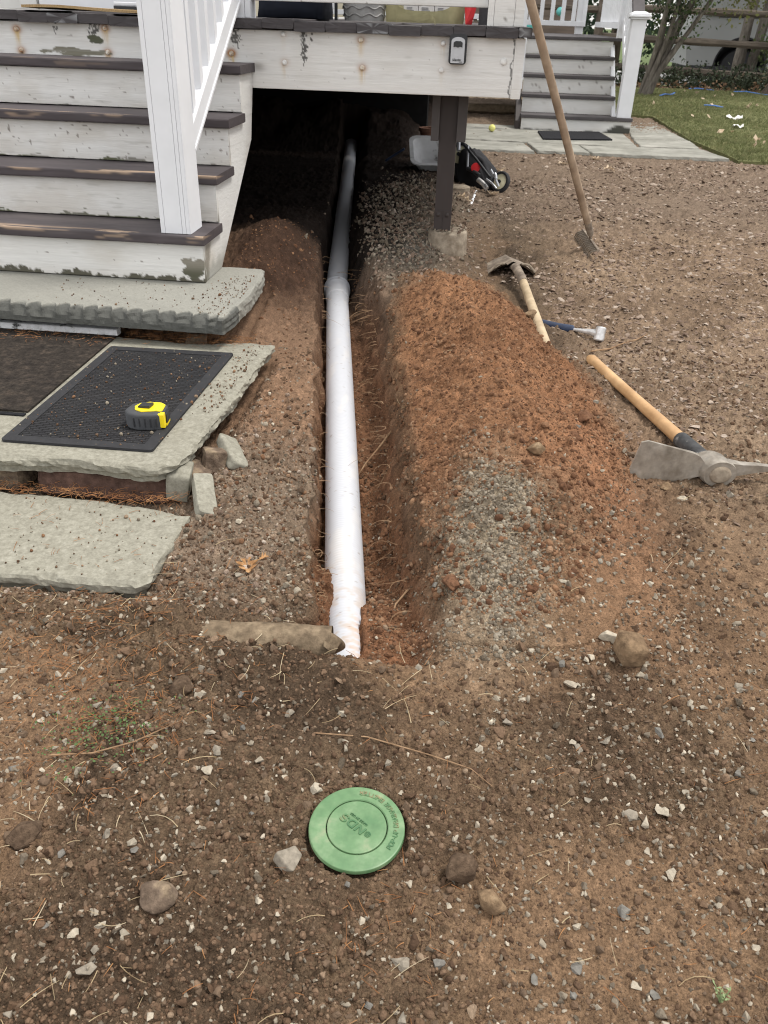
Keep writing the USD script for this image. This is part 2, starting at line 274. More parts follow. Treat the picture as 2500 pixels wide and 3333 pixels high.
# ------------------------------------------------------------------ terrain
PY = [1.1, 1.454, 1.609, 1.772, 2.41, 3.16, 4.206, 5.606, 8.6]
PXv = [-.21-.1682*(y-1.454) if y < 4.2 else -.673-.1265*(y-4.206) for y in PY]
PZv = [-.118+.0455*(y-1.454) if y < 4.2 else .007+.038*(y-4.206) for y in PY]
pipe_x = lambda y: np.interp(y, PY, PXv)
pipe_z = lambda y: np.interp(y, PY, PZv)
def base(y):
    y = np.asarray(y, float)
    return np.where(y < 1, 0, np.where(y < 4.2, .045*(y-1), .144 + .012*(y-4.2)))
def trench_mask(x, y):
    wob = .05*(N2(x, y, 10, 3, 3)-.5)
    L = pipe_x(y) - .085 + wob
    R = np.interp(y, [1.3, 1.53, 1.94, 2.55, 3.5, 4.07, 5, 8.5], [.02, .018, -.09, -.185, -.345, -.49, -.67, -1.05]) + wob*1.3
    ends = sst(1.30, 1.44, y + .5*wob)*(1-sst(8.3, 8.5, y))
    return sst(L-.012, L+.02, x)*(1-sst(R-.10, R+.018, x))*ends
HEAP = np.array([(-.12, 3.9, .05, .22), (-.04, 3.65, .10, .27), (.03, 3.3, .145, .30), (.09, 2.9, .155, .31), (.13, 2.4, .15, .28), (.15, 2.1, .16, .25), (.14, 1.8, .13, .20), (.13, 1.58, .07, .17), (.13, 1.38, .0, .15)])
def gauss(x, y, cx, cy, rx, ry, a):
    return a*np.exp(-((x-cx)/rx)**2 - ((y-cy)/ry)**2)
def heap(x, y):
    cx = np.interp(y, HEAP[::-1, 1], HEAP[::-1, 0]); h = np.interp(y, HEAP[::-1, 1], HEAP[::-1, 2], left=0, right=0); w = np.interp(y, HEAP[::-1, 1], HEAP[::-1, 3])
    h = h*(1-sst(3.75, 4.0, y + .1*(N2(x, y, 8, 61, 2)-.5)))
    d = x - cx; w = np.where(d > 0, w*np.interp(y, [1.9, 2.6, 3.0], [1.3, 1.14, .84]), w)
    prof = np.exp(-(np.abs(d)/w)**2.0*1.5)
    lump = .5 + 1.0*N2(x, y, 5, 11, 3)
    hh = h*prof*lump + .06*(N2(x, y, 10, 12, 3)-.5)*prof**.6*np.clip(h/.06, 0, 1) + gauss(x, y, .36, 2.55, .12, .3, .03)*sst(.3, .6, N2(x, y, 9, 14, 2))
    return np.maximum(hh, 0)
def ground0(x, y):
    """the yard without the heap"""
    x, y = np.asarray(x, float), np.asarray(y, float)
    z = base(y) + .02*(N2(x, y, 1.3, 1, 2)-.5)
    z = z + .12*sst(2.85, 3.15, y)*(1-sst(-.95, -.68, x))*(1-sst(4.6, 5.2, y)) - .03*sst(2.7, 2.8, y)*(1-sst(-.84, -.80, x))*(1-sst(3.42, 3.5, y))
    z = z + gauss(x, y, -.86, 3.85, .24, .33, .13) + gauss(x, y, -.62, 1.365, .10, .06, .055)                # soil thrown up beside the steps
    z = z + gauss(x, y, -.34, 4.35, .22, .38, .10) + gauss(x, y, -.40, 5.4, .3, .9, .09)   # gravel bank by the post
    z = z + gauss(x, y, -.62, 2.3, .12, .5, .02)
    z = z - .035*(1-sst(-.72, -.66, x))*sst(1.44, 1.5, y)*(1-sst(2.8, 2.9, y)) + .012*gauss(x, y, -.55, 1.7, .12, .4, 1.0)
    z = z + gauss(x, y, -.40, 1.27, .3, .05, .012) - gauss(x, y, -.35, 1.17, .25, .05, .012)
    z = z + gauss(x, y, .36, 1.72, .26, .24, .055)*sst(.35, .6, N2(x, y, 5, 66, 2)+.2) + gauss(x, y, .45, 1.35, .16, .14, .02) + gauss(x, y, .33, 1.05, .14, .05, .02)
    z = z + .26*sst(7.4, 8.4, y)*(1-sst(-.75, -.4, x))*(.4+1.2*N2(x, y, 3, 77, 3)) - .016*(1-sst(.082, .092, np.hypot(x+.112, y-.907)))
    t = trench_mask(x, y)
    floor = pipe_z(y) - .062 + .055*(1-sst(1.5, 1.85, y)) + .03*sst(1.9, 4.5, y)*0 + .02*(N2(x, y, 12, 5, 2)-.5)
    side = gauss(x, y, -.305, 1.68, .05, .10, .09) + gauss(x, y, -.150, 1.60, .055, .13, .075) + gauss(x, y, -.105, 1.46, .06, .08, .06)+ gauss(x, y, -.20, 1.36, .1, .06, .07)+gauss(x, y, -.27, 1.47, .04, .06, .05)
    of = x - pipe_x(y) + .022*(N2(x, y, 26, 67, 3)-.5)
    cov = np.maximum(sst(.026, .042, of)*sst(1.40, 1.46, y)*(1-sst(1.60, 1.70, y + of*.8)), sst(.030, .046, -of)*sst(1.5, 1.58, y)*(1-sst(1.72, 1.80, y)))
    floor = np.maximum(floor + side, (pipe_z(y) + .058)*cov + (floor + side)*(1-cov)); side = 0
    return z*(1-t) + (floor + side)*t
def hsh(a, b, k):
    h = (a.astype(np.int64)*374761393 + b.astype(np.int64)*668265263 + k*2147483647) & 0xFFFFFFFF
    h = ((h ^ (h >> 13))*1274126177) & 0xFFFFFFFF
    h = ((h ^ (h >> 15))*2246822519) & 0xFFFFFFFF
    return ((h ^ (h >> 16)) & 0xFFFFFF)/16777215.0
def grains(x, y, cell, seed, lo=.22, hi=.5):
    """packed crumbs as relief: height and a random number for each crumb"""
    u, v = x/cell + .35*(N2(x, y, .5/cell, seed+5)-.5), y/cell; iu, iv = np.floor(u), np.floor(v); h = np.zeros(len(u)); idr = np.full(len(u), .5)
    for di in (-1, 0, 1):
        for dj in (-1, 0, 1):
            a, b = iu+di, iv+dj; r3 = hsh(a, b, seed+3); rad = lo+hi*r3*r3; th = hsh(a, b, seed+4)*PI
            dx, dy = u-(a+hsh(a, b, seed+1)), v-(b+hsh(a, b, seed+2)); c_, s_ = np.cos(th), np.sin(th); e_ = .75+.5*hsh(a, b, seed+6)
            d2 = ((dx*c_+dy*s_)*e_)**2 + ((-dx*s_+dy*c_)/e_)**2
            g = rad*np.sqrt(np.clip(1-d2/(rad*rad), 0, 1))*(.5+.5*hsh(a, b, seed+7)); k = g > h; h = np.where(k, g, h); idr = np.where(k, hsh(a, b, seed+8), idr)
    return h*cell, idr
def crumbs(x, y):
    x, y = np.ravel(np.asarray(x, float)), np.ravel(np.asarray(y, float))
    soft_ = 1 - .6*sst(.55, .68, N2(x, y, 2.6, 21, 2)); hp_ = sst(.01, .05, heap(x, y)); patch = .35+.65*sst(.3, .6, N2(x, y, 7, 91, 2))
    g1, i1 = grains(x, y, .011, 10); g2, i2 = grains(x, y, .024, 30); g3, i3 = grains(x, y, .052, 50)
    a1 = (1-sst(1.6, 3.0, y)*.6)*np.maximum(soft_, hp_); a2 = np.maximum(soft_*patch, hp_)*(.55+.45*sst(1, 3, y)); a3 = (.25+.15*sst(2.2, 4.5, y))*patch*soft_ + .6*hp_*patch
    return 1.0*g1*a1 + .78*g2*a2 + .5*g3*a3, np.where(g2*a2 > g1*a1, i2, i1), (g1*a1 > .0008)|(g2*a2 > .0015)
def micro(x, y, near=1.0):
    sh_ = np.shape(x); return (micro0(np.ravel(x), np.ravel(y)) + crumbs(x, y)[0]*sst(.076, .09, np.hypot(np.ravel(x)+.112, np.ravel(y)-.907))).reshape(sh_)
def micro0(x, y):
    r = np.maximum(y, .3)
    smooth_patch = sst(.52, .68, N2(x, y, 2.6, 21, 2))           # trodden patches
    a = 1 - .75*smooth_patch
    d = .026*(N2(x, y, 14, 31, 2)-.5)*a + .014*(N2(x, y, 42, 32, 2)-.5)*a + .006*(N2(x, y, 110, 33, 2)-.5)*(a*.75+.25)
    lump = N2(x, y, 60, 34, 1); d = (d + .008*sst(.62, .8, lump)*a)*sst(.075, .092, np.hypot(x+.112, y-.907))
    return d
def ground(x, y):
    return ground0(x, y) + micro(x, y)
def ground_all(x, y):
    hp = heap(x, y)
    return ground0(x, y) + np.where(hp > .006, hp*(1-trench_mask(x, y)), 0) + micro(x, y)

C = lambda *a: np.array(a)
def mixc(a, b, t): return a*(1-t[:, None]) + b*t[:, None]
def soil_color(x, y, hp):
    n1 = N2(x, y, 3.2, 41, 3); n2 = N2(x, y, 17, 42, 3); n3 = N2(x, y, 70, 43, 2)
    dark = C(.050, .036, .025); mid = C(.118, .086, .057); tan = C(.19, .138, .092); red = C(.122, .063, .035); redl = C(.205, .112, .062); grey = C(.2, .172, .135)
    c = mixc(np.broadcast_to(dark, (len(x), 3)), np.broadcast_to(mid, (len(x), 3)), sst(.3, .75, .6*n1+.4*n2))
    c = mixc(c, np.broadcast_to(C(.142, .095, .06), c.shape), sst(.52, .66, N2(x, y, 2.6, 21, 2))*.8)              # trodden, paler
    yard = sst(2.0, 3.2, y + 1.2*(x-.3))*sst(.2, .6, x)                    # dry yard to the right
    c = mixc(c, mixc(np.broadcast_to(C(.15, .105, .07), c.shape), np.broadcast_to(C(.235, .17, .115), c.shape), sst(.3, .7, .5*n1+.5*n2)), yard*.9)
    far = sst(4.3, 6.0, y)
    c = mixc(c, mixc(np.broadcast_to(C(.1, .073, .052), c.shape), np.broadcast_to(C(.19, .145, .108), c.shape), n2), far*.85)
    lft = (1-sst(-.45, -.25, x))*sst(1.35, 1.6, y)                        # beside the slabs: paler grey-brown
    c = mixc(c, mixc(np.broadcast_to(C(.115, .088, .066), c.shape), np.broadcast_to(C(.2, .16, .125), c.shape), n2), lft*.75)
    lr = lft*sst(1.95, 2.35, y + .3*(n1-.5)); c = mixc(c, mixc(np.broadcast_to(C(.13, .082, .054), c.shape), np.broadcast_to(C(.19, .115, .072), c.shape), n2), lr*.8)
    t = np.clip(trench_mask(x, y)*1.6, 0, 1); c = mixc(c, mixc(np.broadcast_to(C(.095, .05, .03), c.shape), np.broadcast_to(C(.15, .078, .043), c.shape), n2), t)
    hr = sst(.015, .05, hp)*sst(1.5, 2.0, y + .4*(n1-.5) - .35*sst(.16, .34, x)); c = mixc(c, mixc(np.broadcast_to(red, c.shape), np.broadcast_to(redl, c.shape), sst(.3, .75, .5*n2+.5*n1)), hr)
    rs = np.exp(-((x-.42)/.16)**2-((y-2.1)/.5)**2)*sst(.35, .6, n1+.15); c = mixc(c, np.broadcast_to(C(.2, .105, .06), c.shape), np.clip(rs, 0, 1)*.8)
    gs = np.exp(-((x-(.105+.13*(n2-.5)))/.095)**2 - ((y-1.68)/.27)**2)*1.6*sst(.25, .45, n2*.6+n1*.5); c = mixc(c, mixc(np.broadcast_to(C(.12, .098, .072), c.shape), np.broadcast_to(C(.23, .2, .152), c.shape), n3), np.clip(gs, 0, 1))
    pl = np.exp(-((x+.86)/.24)**2-((y-3.7)/.4)**2); c = mixc(c, mixc(np.broadcast_to(C(.032, .019, .013), c.shape), np.broadcast_to(C(.06, .034, .022), c.shape), n2), np.clip(pl*1.5, 0, 1))  # red-brown pile, its tint darkened for the shade under the deck
    gm = np.clip(np.exp(-((x+.33)/.22)**2-((y-4.3)/.4)**2)*1.3+.8*np.exp(-((x+.38)/.28)**2-((y-5.4)/.9)**2), 0, 1); c = mixc(c, mixc(np.broadcast_to(C(.09, .078, .062), c.shape), np.broadcast_to(C(.17, .155, .13), c.shape), n3), gm)
    ud = sst(3.85, 4.25, y + .2*(n1-.5))*(1-sst(-.42, -.2, x + .1*(n1-.5)))*(1-sst(7.4, 8, y)*0); c = mixc(c, np.broadcast_to(C(.012, .009, .008), c.shape), ud*.93)      # deep shade under the deck, painted into the soil as near-black
    gid = crumbs(x, y); c = c*(.72 + .56*gid[1]*gid[2] + .28*(~gid[2])*0.9)[:, None]
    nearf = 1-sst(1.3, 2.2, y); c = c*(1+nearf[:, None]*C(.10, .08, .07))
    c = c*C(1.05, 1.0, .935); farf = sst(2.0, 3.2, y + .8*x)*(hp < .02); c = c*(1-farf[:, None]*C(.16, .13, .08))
    return c*1.27*(.8 + .4*n3[:, None])*(.9+.2*N2(x, y, 160, 44, 1)[:, None])

NR, NC = 1120, 860
gy = .22*np.exp(np.linspace(0, math.log(13/.22), NR))
uu = np.linspace(0, 1, NC)
GX = (-.62-.48*gy)[:, None]*(1-uu) + (.55+.35*gy)[:, None]*uu; GY = np.repeat(gy[:, None], NC, 1)
fx, fy = GX.ravel(), GY.ravel()
hp = heap(fx, fy)*(1-trench_mask(fx, fy))
g0 = ground0(fx, fy); mi = micro(fx, fy)
amp = 1 + 0*fy
zg = g0 + mi
# small wall roughness in x for the trench sides
wallx = (np.clip(np.abs(np.gradient((g0+hp).reshape(NR, NC), axis=1)).ravel()/.01, 0, 1))*.05*(fbm(np.stack([fx*18, fy*22, zg*45], -1), 4, 9)-.5)
ii, jj = np.meshgrid(np.arange(NR-1), np.arange(NC-1), indexing='ij')
Q = np.stack([ii*NC+jj, ii*NC+jj+1, (ii+1)*NC+jj+1, (ii+1)*NC+jj], -1).reshape(-1, 4)
edge = np.zeros((NR, NC), bool); edge[0] = edge[-1] = True; edge[:, 0] = edge[:, -1] = True; edge = edge.ravel()
def sub_mesh(q, V, col):
    u, inv = np.unique(q.ravel(), return_inverse=True); return (V[u], inv.reshape(-1, 4)), col[u]
on_heap = (hp > .003)
qh = on_heap[Q].any(1)
deep = (hp > .05)[Q].all(1)                                          # ground wholly under the heap
zv = zg.copy(); zv[edge] -= .25
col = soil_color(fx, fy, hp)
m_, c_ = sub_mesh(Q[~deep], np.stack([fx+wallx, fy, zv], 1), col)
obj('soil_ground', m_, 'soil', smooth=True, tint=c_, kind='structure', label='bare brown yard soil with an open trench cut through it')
zh = np.where(on_heap, g0 + hp + mi + .0015, zg - .008)
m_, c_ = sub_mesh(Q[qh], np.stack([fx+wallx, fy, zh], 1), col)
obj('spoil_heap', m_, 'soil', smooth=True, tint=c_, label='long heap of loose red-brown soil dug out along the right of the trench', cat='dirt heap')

# wide ground beyond, lower than the yard's skirt
big = Polygon([(-60, -20), (60, -20), (60, 17.0), (-60, 17.0)]); hole = Polygon([(-.62-.48*gy[0]+.05, gy[0]+.03), (.55+.35*gy[0]-.05, gy[0]+.03), (.55+.35*gy[-1]-.12, gy[-1]-.1), (-.62-.48*gy[-1]+.12, gy[-1]-.1)])
v2, f2 = trimesh.creation.triangulate_polygon(big.difference(hole), engine='earcut')
v3 = np.column_stack([v2, np.where(v2[:, 1] < 1, -.03, base(np.clip(v2[:, 1], 0, 20))-.03)])
obj('outer_ground', trimesh.Trimesh(v3, f2, process=False), 'log', kind='structure')
gx = lambda x, y: float(ground_all(np.array([x]), np.array([y]))[0])

# ------------------------------------------------------------------ front steps and deck on the left
WHITE = C(.625, .62, .60)
def paint(P, z0, z1, seed, peel=.5, bottom=1.0, grime=1.0, spots=1.0):
    x, y, z = P[:, 0], P[:, 1], P[:, 2]; h = (z-z0)/(z1-z0); n = len(P)
    q = lambda sx, sz, o, sd: fbm(np.stack([x*sx, z*sz, y*4+seed*3.1], -1), o, seed+sd)
    c = np.repeat(WHITE[None], n, 0)*(.93 + .14*q(3, 50, 3, 1))[:, None]
    dirt = sst(.45, .75, q(5, 8, 4, 2))*.16*grime + .12*grime*(1-sst(0, .35, h)); c = c*(1-dirt[:, None]*C(.8, .95, 1.15))
    streak = sst(.66, .76, q(9, 70, 3, 3)); c = mixc(c, np.broadcast_to(C(.34, .33, .3), c.shape), streak*.35)
    thr = .80 - .1*peel - .26*bottom*np.exp(-h/.10)
    pm = sst(thr, thr+.035, q(11, 34, 4, 4)*.75 + .25*q(60, 90, 2, 5))
    pc = mixc(np.broadcast_to(C(.2, .19, .165), c.shape), np.broadcast_to(C(.085, .09, .05), c.shape), sst(.4, .6, q(7, 14, 2, 6)))
    c = mixc(c, pc, pm)
    sp = sst(.86, .9, noise(np.stack([x*70, z*70, y*0+seed*1.7], -1), seed+9))*spots; c = mixc(c, np.broadcast_to(C(.14, .12, .1), c.shape), sp*.8)
    return c
def board(name, parent, x0, x1, z0, z1, y0, th, seed, res=.005, mat='paint_white', extra=None, label=None, **kw):
    m, loc = bar((x0, y0+th/2, (z0+z1)/2), (x1, y0+th/2, (z0+z1)/2), th, z1-z0, .003, res)
    c = paint(m.vertices, z0, z1, seed, **kw)
    if extra is not None: c = extra(m.vertices, c)
    return obj(name, m, mat, parent, tint=c, label=label)
def tread_col(P, loc, seed, worn=1.0):
    x = P[:, 0]; u = loc[:, 1]; v = loc[:, 2]
    q = lambda sx, sz, o, sd: fbm(np.stack([x*sx, u*sz, v*sz], -1)+seed*5.3, o, seed+sd)
    c = np.repeat(C(.056, .047, .050)[None], len(P), 0)*(.75 + .5*q(6, 30, 3, 1))[:, None]
    dust = sst(.5, .8, q(3, 6, 3, 2))*(v > 0); c = mixc(c, np.broadcast_to(C(.12, .104, .1), c.shape), dust*.35)
    wear = sst(.60, .66, q(5, 60, 3, 3))*np.exp(-((u-(u.max()-.02))/.022)**2)*(v > -.005)*worn
    c = mixc(c, np.broadcast_to(C(.36, .26, .18), c.shape), np.clip(wear*1.3, 0, 1))
    return c
XL, XR = -2.35, -1.022
TY = [3.135, 3.364, 3.593, 3.822]; TZ = [.454, .638, .822, 1.006]
st = thing('front_steps', 'weathered white wooden steps with dark brown treads, leading up to the deck at the left', 'steps')
SB = .27
def scuff1(P, c):
    x, z = P[:, 0], P[:, 2]
    d = ((x+1.075)/.05)**2 + ((z-.325)/.045)**2 + 2.6*(fbm(P*C(26, 1, 42), 4, 4)-.5)
    c = mixc(c, mixc(np.broadcast_to(C(.2, .185, .15), c.shape), np.broadcast_to(C(.07, .07, .045), c.shape), sst(.35, .3, z)), 1-sst(.75, .9, d))
    b = (z - .272)/.03 + 1.5*(fbm(np.stack([x*9, z*0, z*0], -1), 3, 8)-.5) + 1.6*(fbm(np.stack([x*55, z*60, z*0], -1), 3, 18)-.5)
    return mixc(c, np.broadcast_to(C(.075, .07, .05), c.shape), 1-sst(.25, .45, b))
for i in range(4):
    zb = SB if i == 0 else TZ[i-1]; zt = TZ[i]-.035
    board('riser', st, XL, XR-.012, zb + .003, zt - .002, TY[i]+.022, .022, 11+i, peel=[.55, .8, .6, .25][i], bottom=[.5, 1, 1, .7][i], extra=scuff1 if i == 0 else None)
    m, loc = bar((XL, TY[i]+.134, TZ[i]-.0175), (XR, TY[i]+.134, TZ[i]-.0175), .268, .035, .006, .006)
    v = m.vertices.copy(); v[:, 2] += .004*(fbm(np.stack([v[:, 0]*3, v[:, 1]*2, v[:, 2]*0+i], -1), 2, 3)-.5); v[:, 1] += .004*(fbm(np.stack([v[:, 0]*6, v[:, 2]*20, v[:, 1]*0+i], -1), 3, 4)-.5)
    m = trimesh.Trimesh(v, m.faces, process=False)
    obj('tread', m, 'tread_paint', st, tint=tread_col(v, loc, 3+i, [1, 1.1, .9, .3][i]))
# stringer, cut to the steps
pts = [(3.162, SB+.002), (3.40, SB+.002), (4.0, .70), (4.066, .90), (4.066, TZ[3]-.036), (TY[3]+.046, TZ[3]-.036)]
for i in (2, 1, 0):
    pts += [(TY[i+1]+.046, TZ[i]-.036), (TY[i]+.046, TZ[i]-.036)]
pts[-1] = (3.162, TZ[0]-.036)
def panel(poly, res, x0, th):
    """a board standing in the yz plane, its faces finely divided"""
    pg = Polygon(poly); m = prism(pg, th)
    m = m.subdivide_to_size(res*2.2, max_iter=12)
    v = m.vertices; V = np.column_stack([x0 + v[:, 2], v[:, 0], v[:, 1]])
    return trimesh.Trimesh(V, m.faces, process=False)
m = panel(pts, .012, XR-.056, .042)
c = paint(m.vertices, .27, 1.1, 31, peel=.15, bottom=.5)
x, y, z = m.vertices.T
rot = (1-sst(.02, .05, np.abs(y-3.19-.4*(z-.30))+.03*(fbm(m.vertices*40, 3, 2)-.5)))*(1-sst(.40, .46, z)); c = mixc(c, np.broadcast_to(C(.13, .11, .08), c.shape), rot*.7)
foot = 1-sst(.29, .36, z-.05*(fbm(m.vertices*25, 3, 6)-.5)); c = mixc(c, np.broadcast_to(C(.1, .1, .075), c.shape), foot*.55)
obj('stringer', m, 'paint_white', st, tint=c)
obj('stringer', panel(pts, .05, XL, .042), 'paint_clean', st)

# ---- deck
DZ = 1.172
dk = thing('timber_deck', 'raised timber deck with a thick white front beam and dark brown floor boards', 'deck')
BX0, BX1, BY = -2.35, .124, 4.072
bolts = [(-2.11, 1.104), (-2.105, 1.02), (-1.696, 1.119), (-1.696, 1.024), (-1.125, 1.039), (-.887, 1.12), (-.885, 1.011), (-.544, 1.109), (-.536, 1.002), (-.185, 1.107), (-.186, 1.004), (.081, 1.046)]
rusty = {0: 1.2, 1: .9, 2: 1.2, 3: 1, 4: 1.5, 5: .15, 6: .4, 7: .7, 8: .8, 9: .3, 10: .15}
def beam_extra(P, c):
    x, z = P[:, 0], P[:, 2]
    wx = x + .012*(fbm(np.stack([x*2, z*6, x*0], -1), 2, 3)-.5)
    for k, (bx, bz) in enumerate(bolts):
        a = rusty.get(k, 0)
        ring = np.exp(-(((x-bx)/.021)**2+((z-bz)/.017)**2)*1.1)
        run = np.exp(-((wx-bx)/.011)**2)*sst(bz-.085, bz-.02, z)*(z < bz)*.75*sst(.3, .6, fbm(np.stack([x*160, z*14, x*0], -1), 3, k)+.12)
        c = mixc(c, np.broadcast_to(C(.30, .13, .045), c.shape), np.clip(a*1.1*ring, 0, .95)); c = mixc(c, np.broadcast_to(C(.5, .36, .16), c.shape), np.clip(a*1.1*run, 0, .85))
    for bx, w, zz, dens in ((-.795, .02, .115, .55), (-1.10, .03, .07, .58), (-1.74, .05, .06, .60), (-1.925, .018, .05, .62), (-.760, .01, .06, .66)):      # mildew running down from the deck edge
        mk = np.exp(-((wx-bx)/w)**2)*np.clip((z-(1.125-zz*1.25))/.055, 0, 1)**.6; sp = sst(dens, dens+.05, .72-.3+.62*(noise(np.stack([x*210, z*120, x*0+bx], -1), 5)-.5)+.5*(mk-.5)*1.2)
        c = mixc(c, np.broadcast_to(C(.035, .033, .03), c.shape), sp*(mk > .12)*.9)
    e = ((x+1.745+.35*(z-1.06))/.05)**2+((z-1.075)/.035)**2 + 3*(fbm(np.stack([x*16, z*42, x*0], -1), 4, 12)-.5)
    c = mixc(c, np.broadcast_to(C(.07, .075, .045), c.shape), 1-sst(.45, .65, e))
    e = ((x+1.86)/.15)**2+((z-1.022)/.02)**2 + 3*(fbm(np.stack([x*14, z*50, x*0], -1), 4, 13)-.5)
    c = mixc(c, np.broadcast_to(C(.17, .16, .12), c.shape), 1-sst(.5, .7, e))
    c = mixc(c, np.broadcast_to(C(.12, .1, .08), c.shape), np.exp(-((x+1.005)/.03)**2-((z-.99)/.018)**2)*.55)
    crack = (np.abs(x-.118-.006*(fbm(np.stack([z*30, z*0, z*0], -1), 3, 2)-.5)*4) < .0035); c = mixc(c, np.broadcast_to(C(.03, .03, .03), c.shape), crack*.8)
    gr = sst(.6, .68, fbm(np.stack([x*2.2+1.5*(z-1)**2*20, z*75, x*0], -1), 2, 17)); c = mixc(c, np.broadcast_to(C(.42, .41, .38), c.shape), gr*.15)
    return c
bm_ = board('beam', dk, BX0, BX1, .905, 1.134, BY, .042, 51, res=.0042, peel=.1, bottom=.12, grime=.55, spots=.6, extra=beam_extra)
m, loc = bar((.1455, BY-.002, 1.019), (.1455, 7.4, 1.019), .042, .232, .003, .03, pres=.01)
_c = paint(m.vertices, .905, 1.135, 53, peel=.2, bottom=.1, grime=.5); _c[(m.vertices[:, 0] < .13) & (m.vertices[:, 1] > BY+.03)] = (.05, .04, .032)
obj('rim_board', m, 'paint_white', dk, tint=_c)
for k, (bx, bz) in enumerate(bolts):
    r = .0105 if k < 11 else .015
    obj('bolt', lathe([(0, .008), (r*.5, .0072), (r*.85, .0045), (r, 0), (r, -.004)][::-1], 14, (bx, BY-.001, bz), (0, -1, 0)), 'bolt' if rusty.get(k, 0) > .5 else 'bolt_white', bm_, smooth=40)
xw = -2.36; k = 0
while xw < .15:
    w = .1385 if xw + .145 < .17 else .19-xw
    dz = .0035*math.sin(k*2.1) + .003*math.cos(k*.7); y0 = 4.046 + .004*math.sin(k*1.7)
    m, loc = bar((xw+w/2, y0, DZ-.0185+dz), (xw+w/2, 7.4, DZ-.0185+dz), w-.0012, .037, .006, None)
    mm, loc = bar((xw+w/2, y0, DZ-.0185+dz), (xw+w/2, y0+.22, DZ-.0185+dz), w-.0016, .037, .006, .007)
    v = mm.vertices.copy(); fr = v[:, 1] < y0+.05; v[fr, 1] += .007*(fbm(np.stack([v[fr, 0]*28, v[fr, 2]*55, v[fr, 1]*0+k], -1), 3, 6)-.5); v[:, 2] += .004*(fbm(np.stack([v[:, 0]*9, v[:, 1]*5, v[:, 1]*0+k], -1), 2, 7)-.5)
    q = fbm(np.stack([v[:, 0]*60, v[:, 2]*110, v[:, 1]*8], -1)+k, 3, 8)
    c = np.repeat(C(.048, .043, .045)[None], len(v), 0)*(.6+.8*q)[:, None]
    if k % 5 == 3: c = mixc(c, np.broadcast_to(C(.3, .31, .32), c.shape), sst(.58, .7, fbm(v*45, 3, 40+k))*.6)
    obj('deck_board', trimesh.Trimesh(v, mm.faces, process=False), 'tread_paint', dk, tint=c)
    m2, _ = bar((xw+w/2, y0+.22, DZ-.0185+dz), (xw+w/2, 7.4, DZ-.0185+dz), w-.0012, .037, .004)
    obj('deck_board_rear', m2, 'tread_far', dk)
    xw += w; k += 1
for yy in (5.2, 6.3): obj('joist', box(-2.3, .12, yy, yy+.04, .93, 1.13), 'brown_paint', dk)
# key box
kb = thing('key_box', 'small grey and black key lock box screwed to the white deck beam', 'key box')
o = C(-.1195, BY-.004, 1.087); ex, ez, ey = C(1, 0, 0), C(0, 0, 1), C(0, -1, 0)
def rr(w, h, r, top=None):
    p = Polygon(rrect(w, h, r, None, 6)); return p
T = frame_T(o, ex, ez, ey)
obj('backing', prism(rr(.076, .115, .014), .026, T), 'black_plastic', kb, smooth=30)
face = Polygon([(-.029, -.052), (.029, -.052), (.029, .03)] + [(.029*math.cos(a), .03+.016*math.sin(a)) for a in np.linspace(0, PI, 12)] + [(-.029, .03)])
kc = obj('cover', prism(face.buffer(-.003).buffer(.003), .009, frame_T(o+ey*.0255, ex, ez, ey)), 'silver', kb, smooth=30)
win = Polygon([(-.019, .008), (-.009, .010), (0, .007), (.009, .010), (.019, .008), (.019, .026), (.01, .031), (-.01, .031), (-.019, .026)])
obj('shutter', prism(win, .0035, frame_T(o+ey*.034, ex, ez, ey)), 'dark_window', kc)
t = meshkit.text_mesh('Master', .0095, .0012, True); t.apply_translation([-t.bounds[:, 0].mean(), 0, 0]); t.apply_scale([.9, 1, 1]); t.vertices[:, 0] += .2*t.vertices[:, 1]
t.apply_transform(frame_T(o+ey*.0343+ez*(-.044)+ex*(-.002), ex, ez, ey)); obj('lettering', t, 'black_plastic', kc)
t = meshkit.text_mesh('LOCK', .004, .0012, True); t.apply_transform(frame_T(o+ey*.0343+ez*(-.0495)+ex*.008, ex, ez, ey)); obj('lettering', t, 'black_plastic', kc)

# stair railing
sr = thing('stair_railing', 'clean white stair railing with a square newel post standing on the lowest tread', 'railing')
nx0, nx1, ny0, ny1 = -1.196, -1.078, 3.165, 3.31; ZN = 1.62
nw = obj('newel_post', box(nx0+.004, nx1-.004, ny0+.004, ny1, TZ[0]+.001, ZN, .003), 'paint_clean', sr)
for a, b in ((nx0, nx0+.0165), (nx0+.0180, nx0+.084), (nx0+.0855, nx0+.1), (nx0+.1014, nx1-.004)):
    obj('face_board', box(a, b, ny0, ny0+.0042, TZ[0]+.0015, ZN-.001, .0008), 'paint_clean', nw)
obj('side_board', box(nx1-.004, nx1, ny0+.001, ny1-.02, TZ[0]+.0015, ZN-.001, .0008), 'paint_clean', nw)
obj('side_board', box(nx1-.004, nx1-.0005, ny1-.0185, ny1, TZ[0]+.0015, ZN-.001, .0008), 'paint_clean', nw)
obj('post_cap', box(nx0-.02, nx1+.02, ny0-.02, ny1+.02, ZN, ZN+.03, .008), 'paint_clean', nw)
pA, pB = C(-1.115, ny1, .775), C(-1.115, 4.10, 1.275); sl = (pB-pA)[2]/(pB-pA)[1]
m, _ = bar(pA, pB, .066, .085, .004); br1 = obj('bottom_rail', m, 'paint_clean', sr)
m, _ = bar(pA+C(.0345, 0, -.036), pB+C(.0345, 0, -.036), .006, .012, .001); obj('rail_bead', m, 'paint_clean', br1)
m, _ = bar(pA+C(0, 0, .72), pB+C(0, 0, .72), .09, .05, .008); obj('top_rail', m, 'paint_clean', sr)
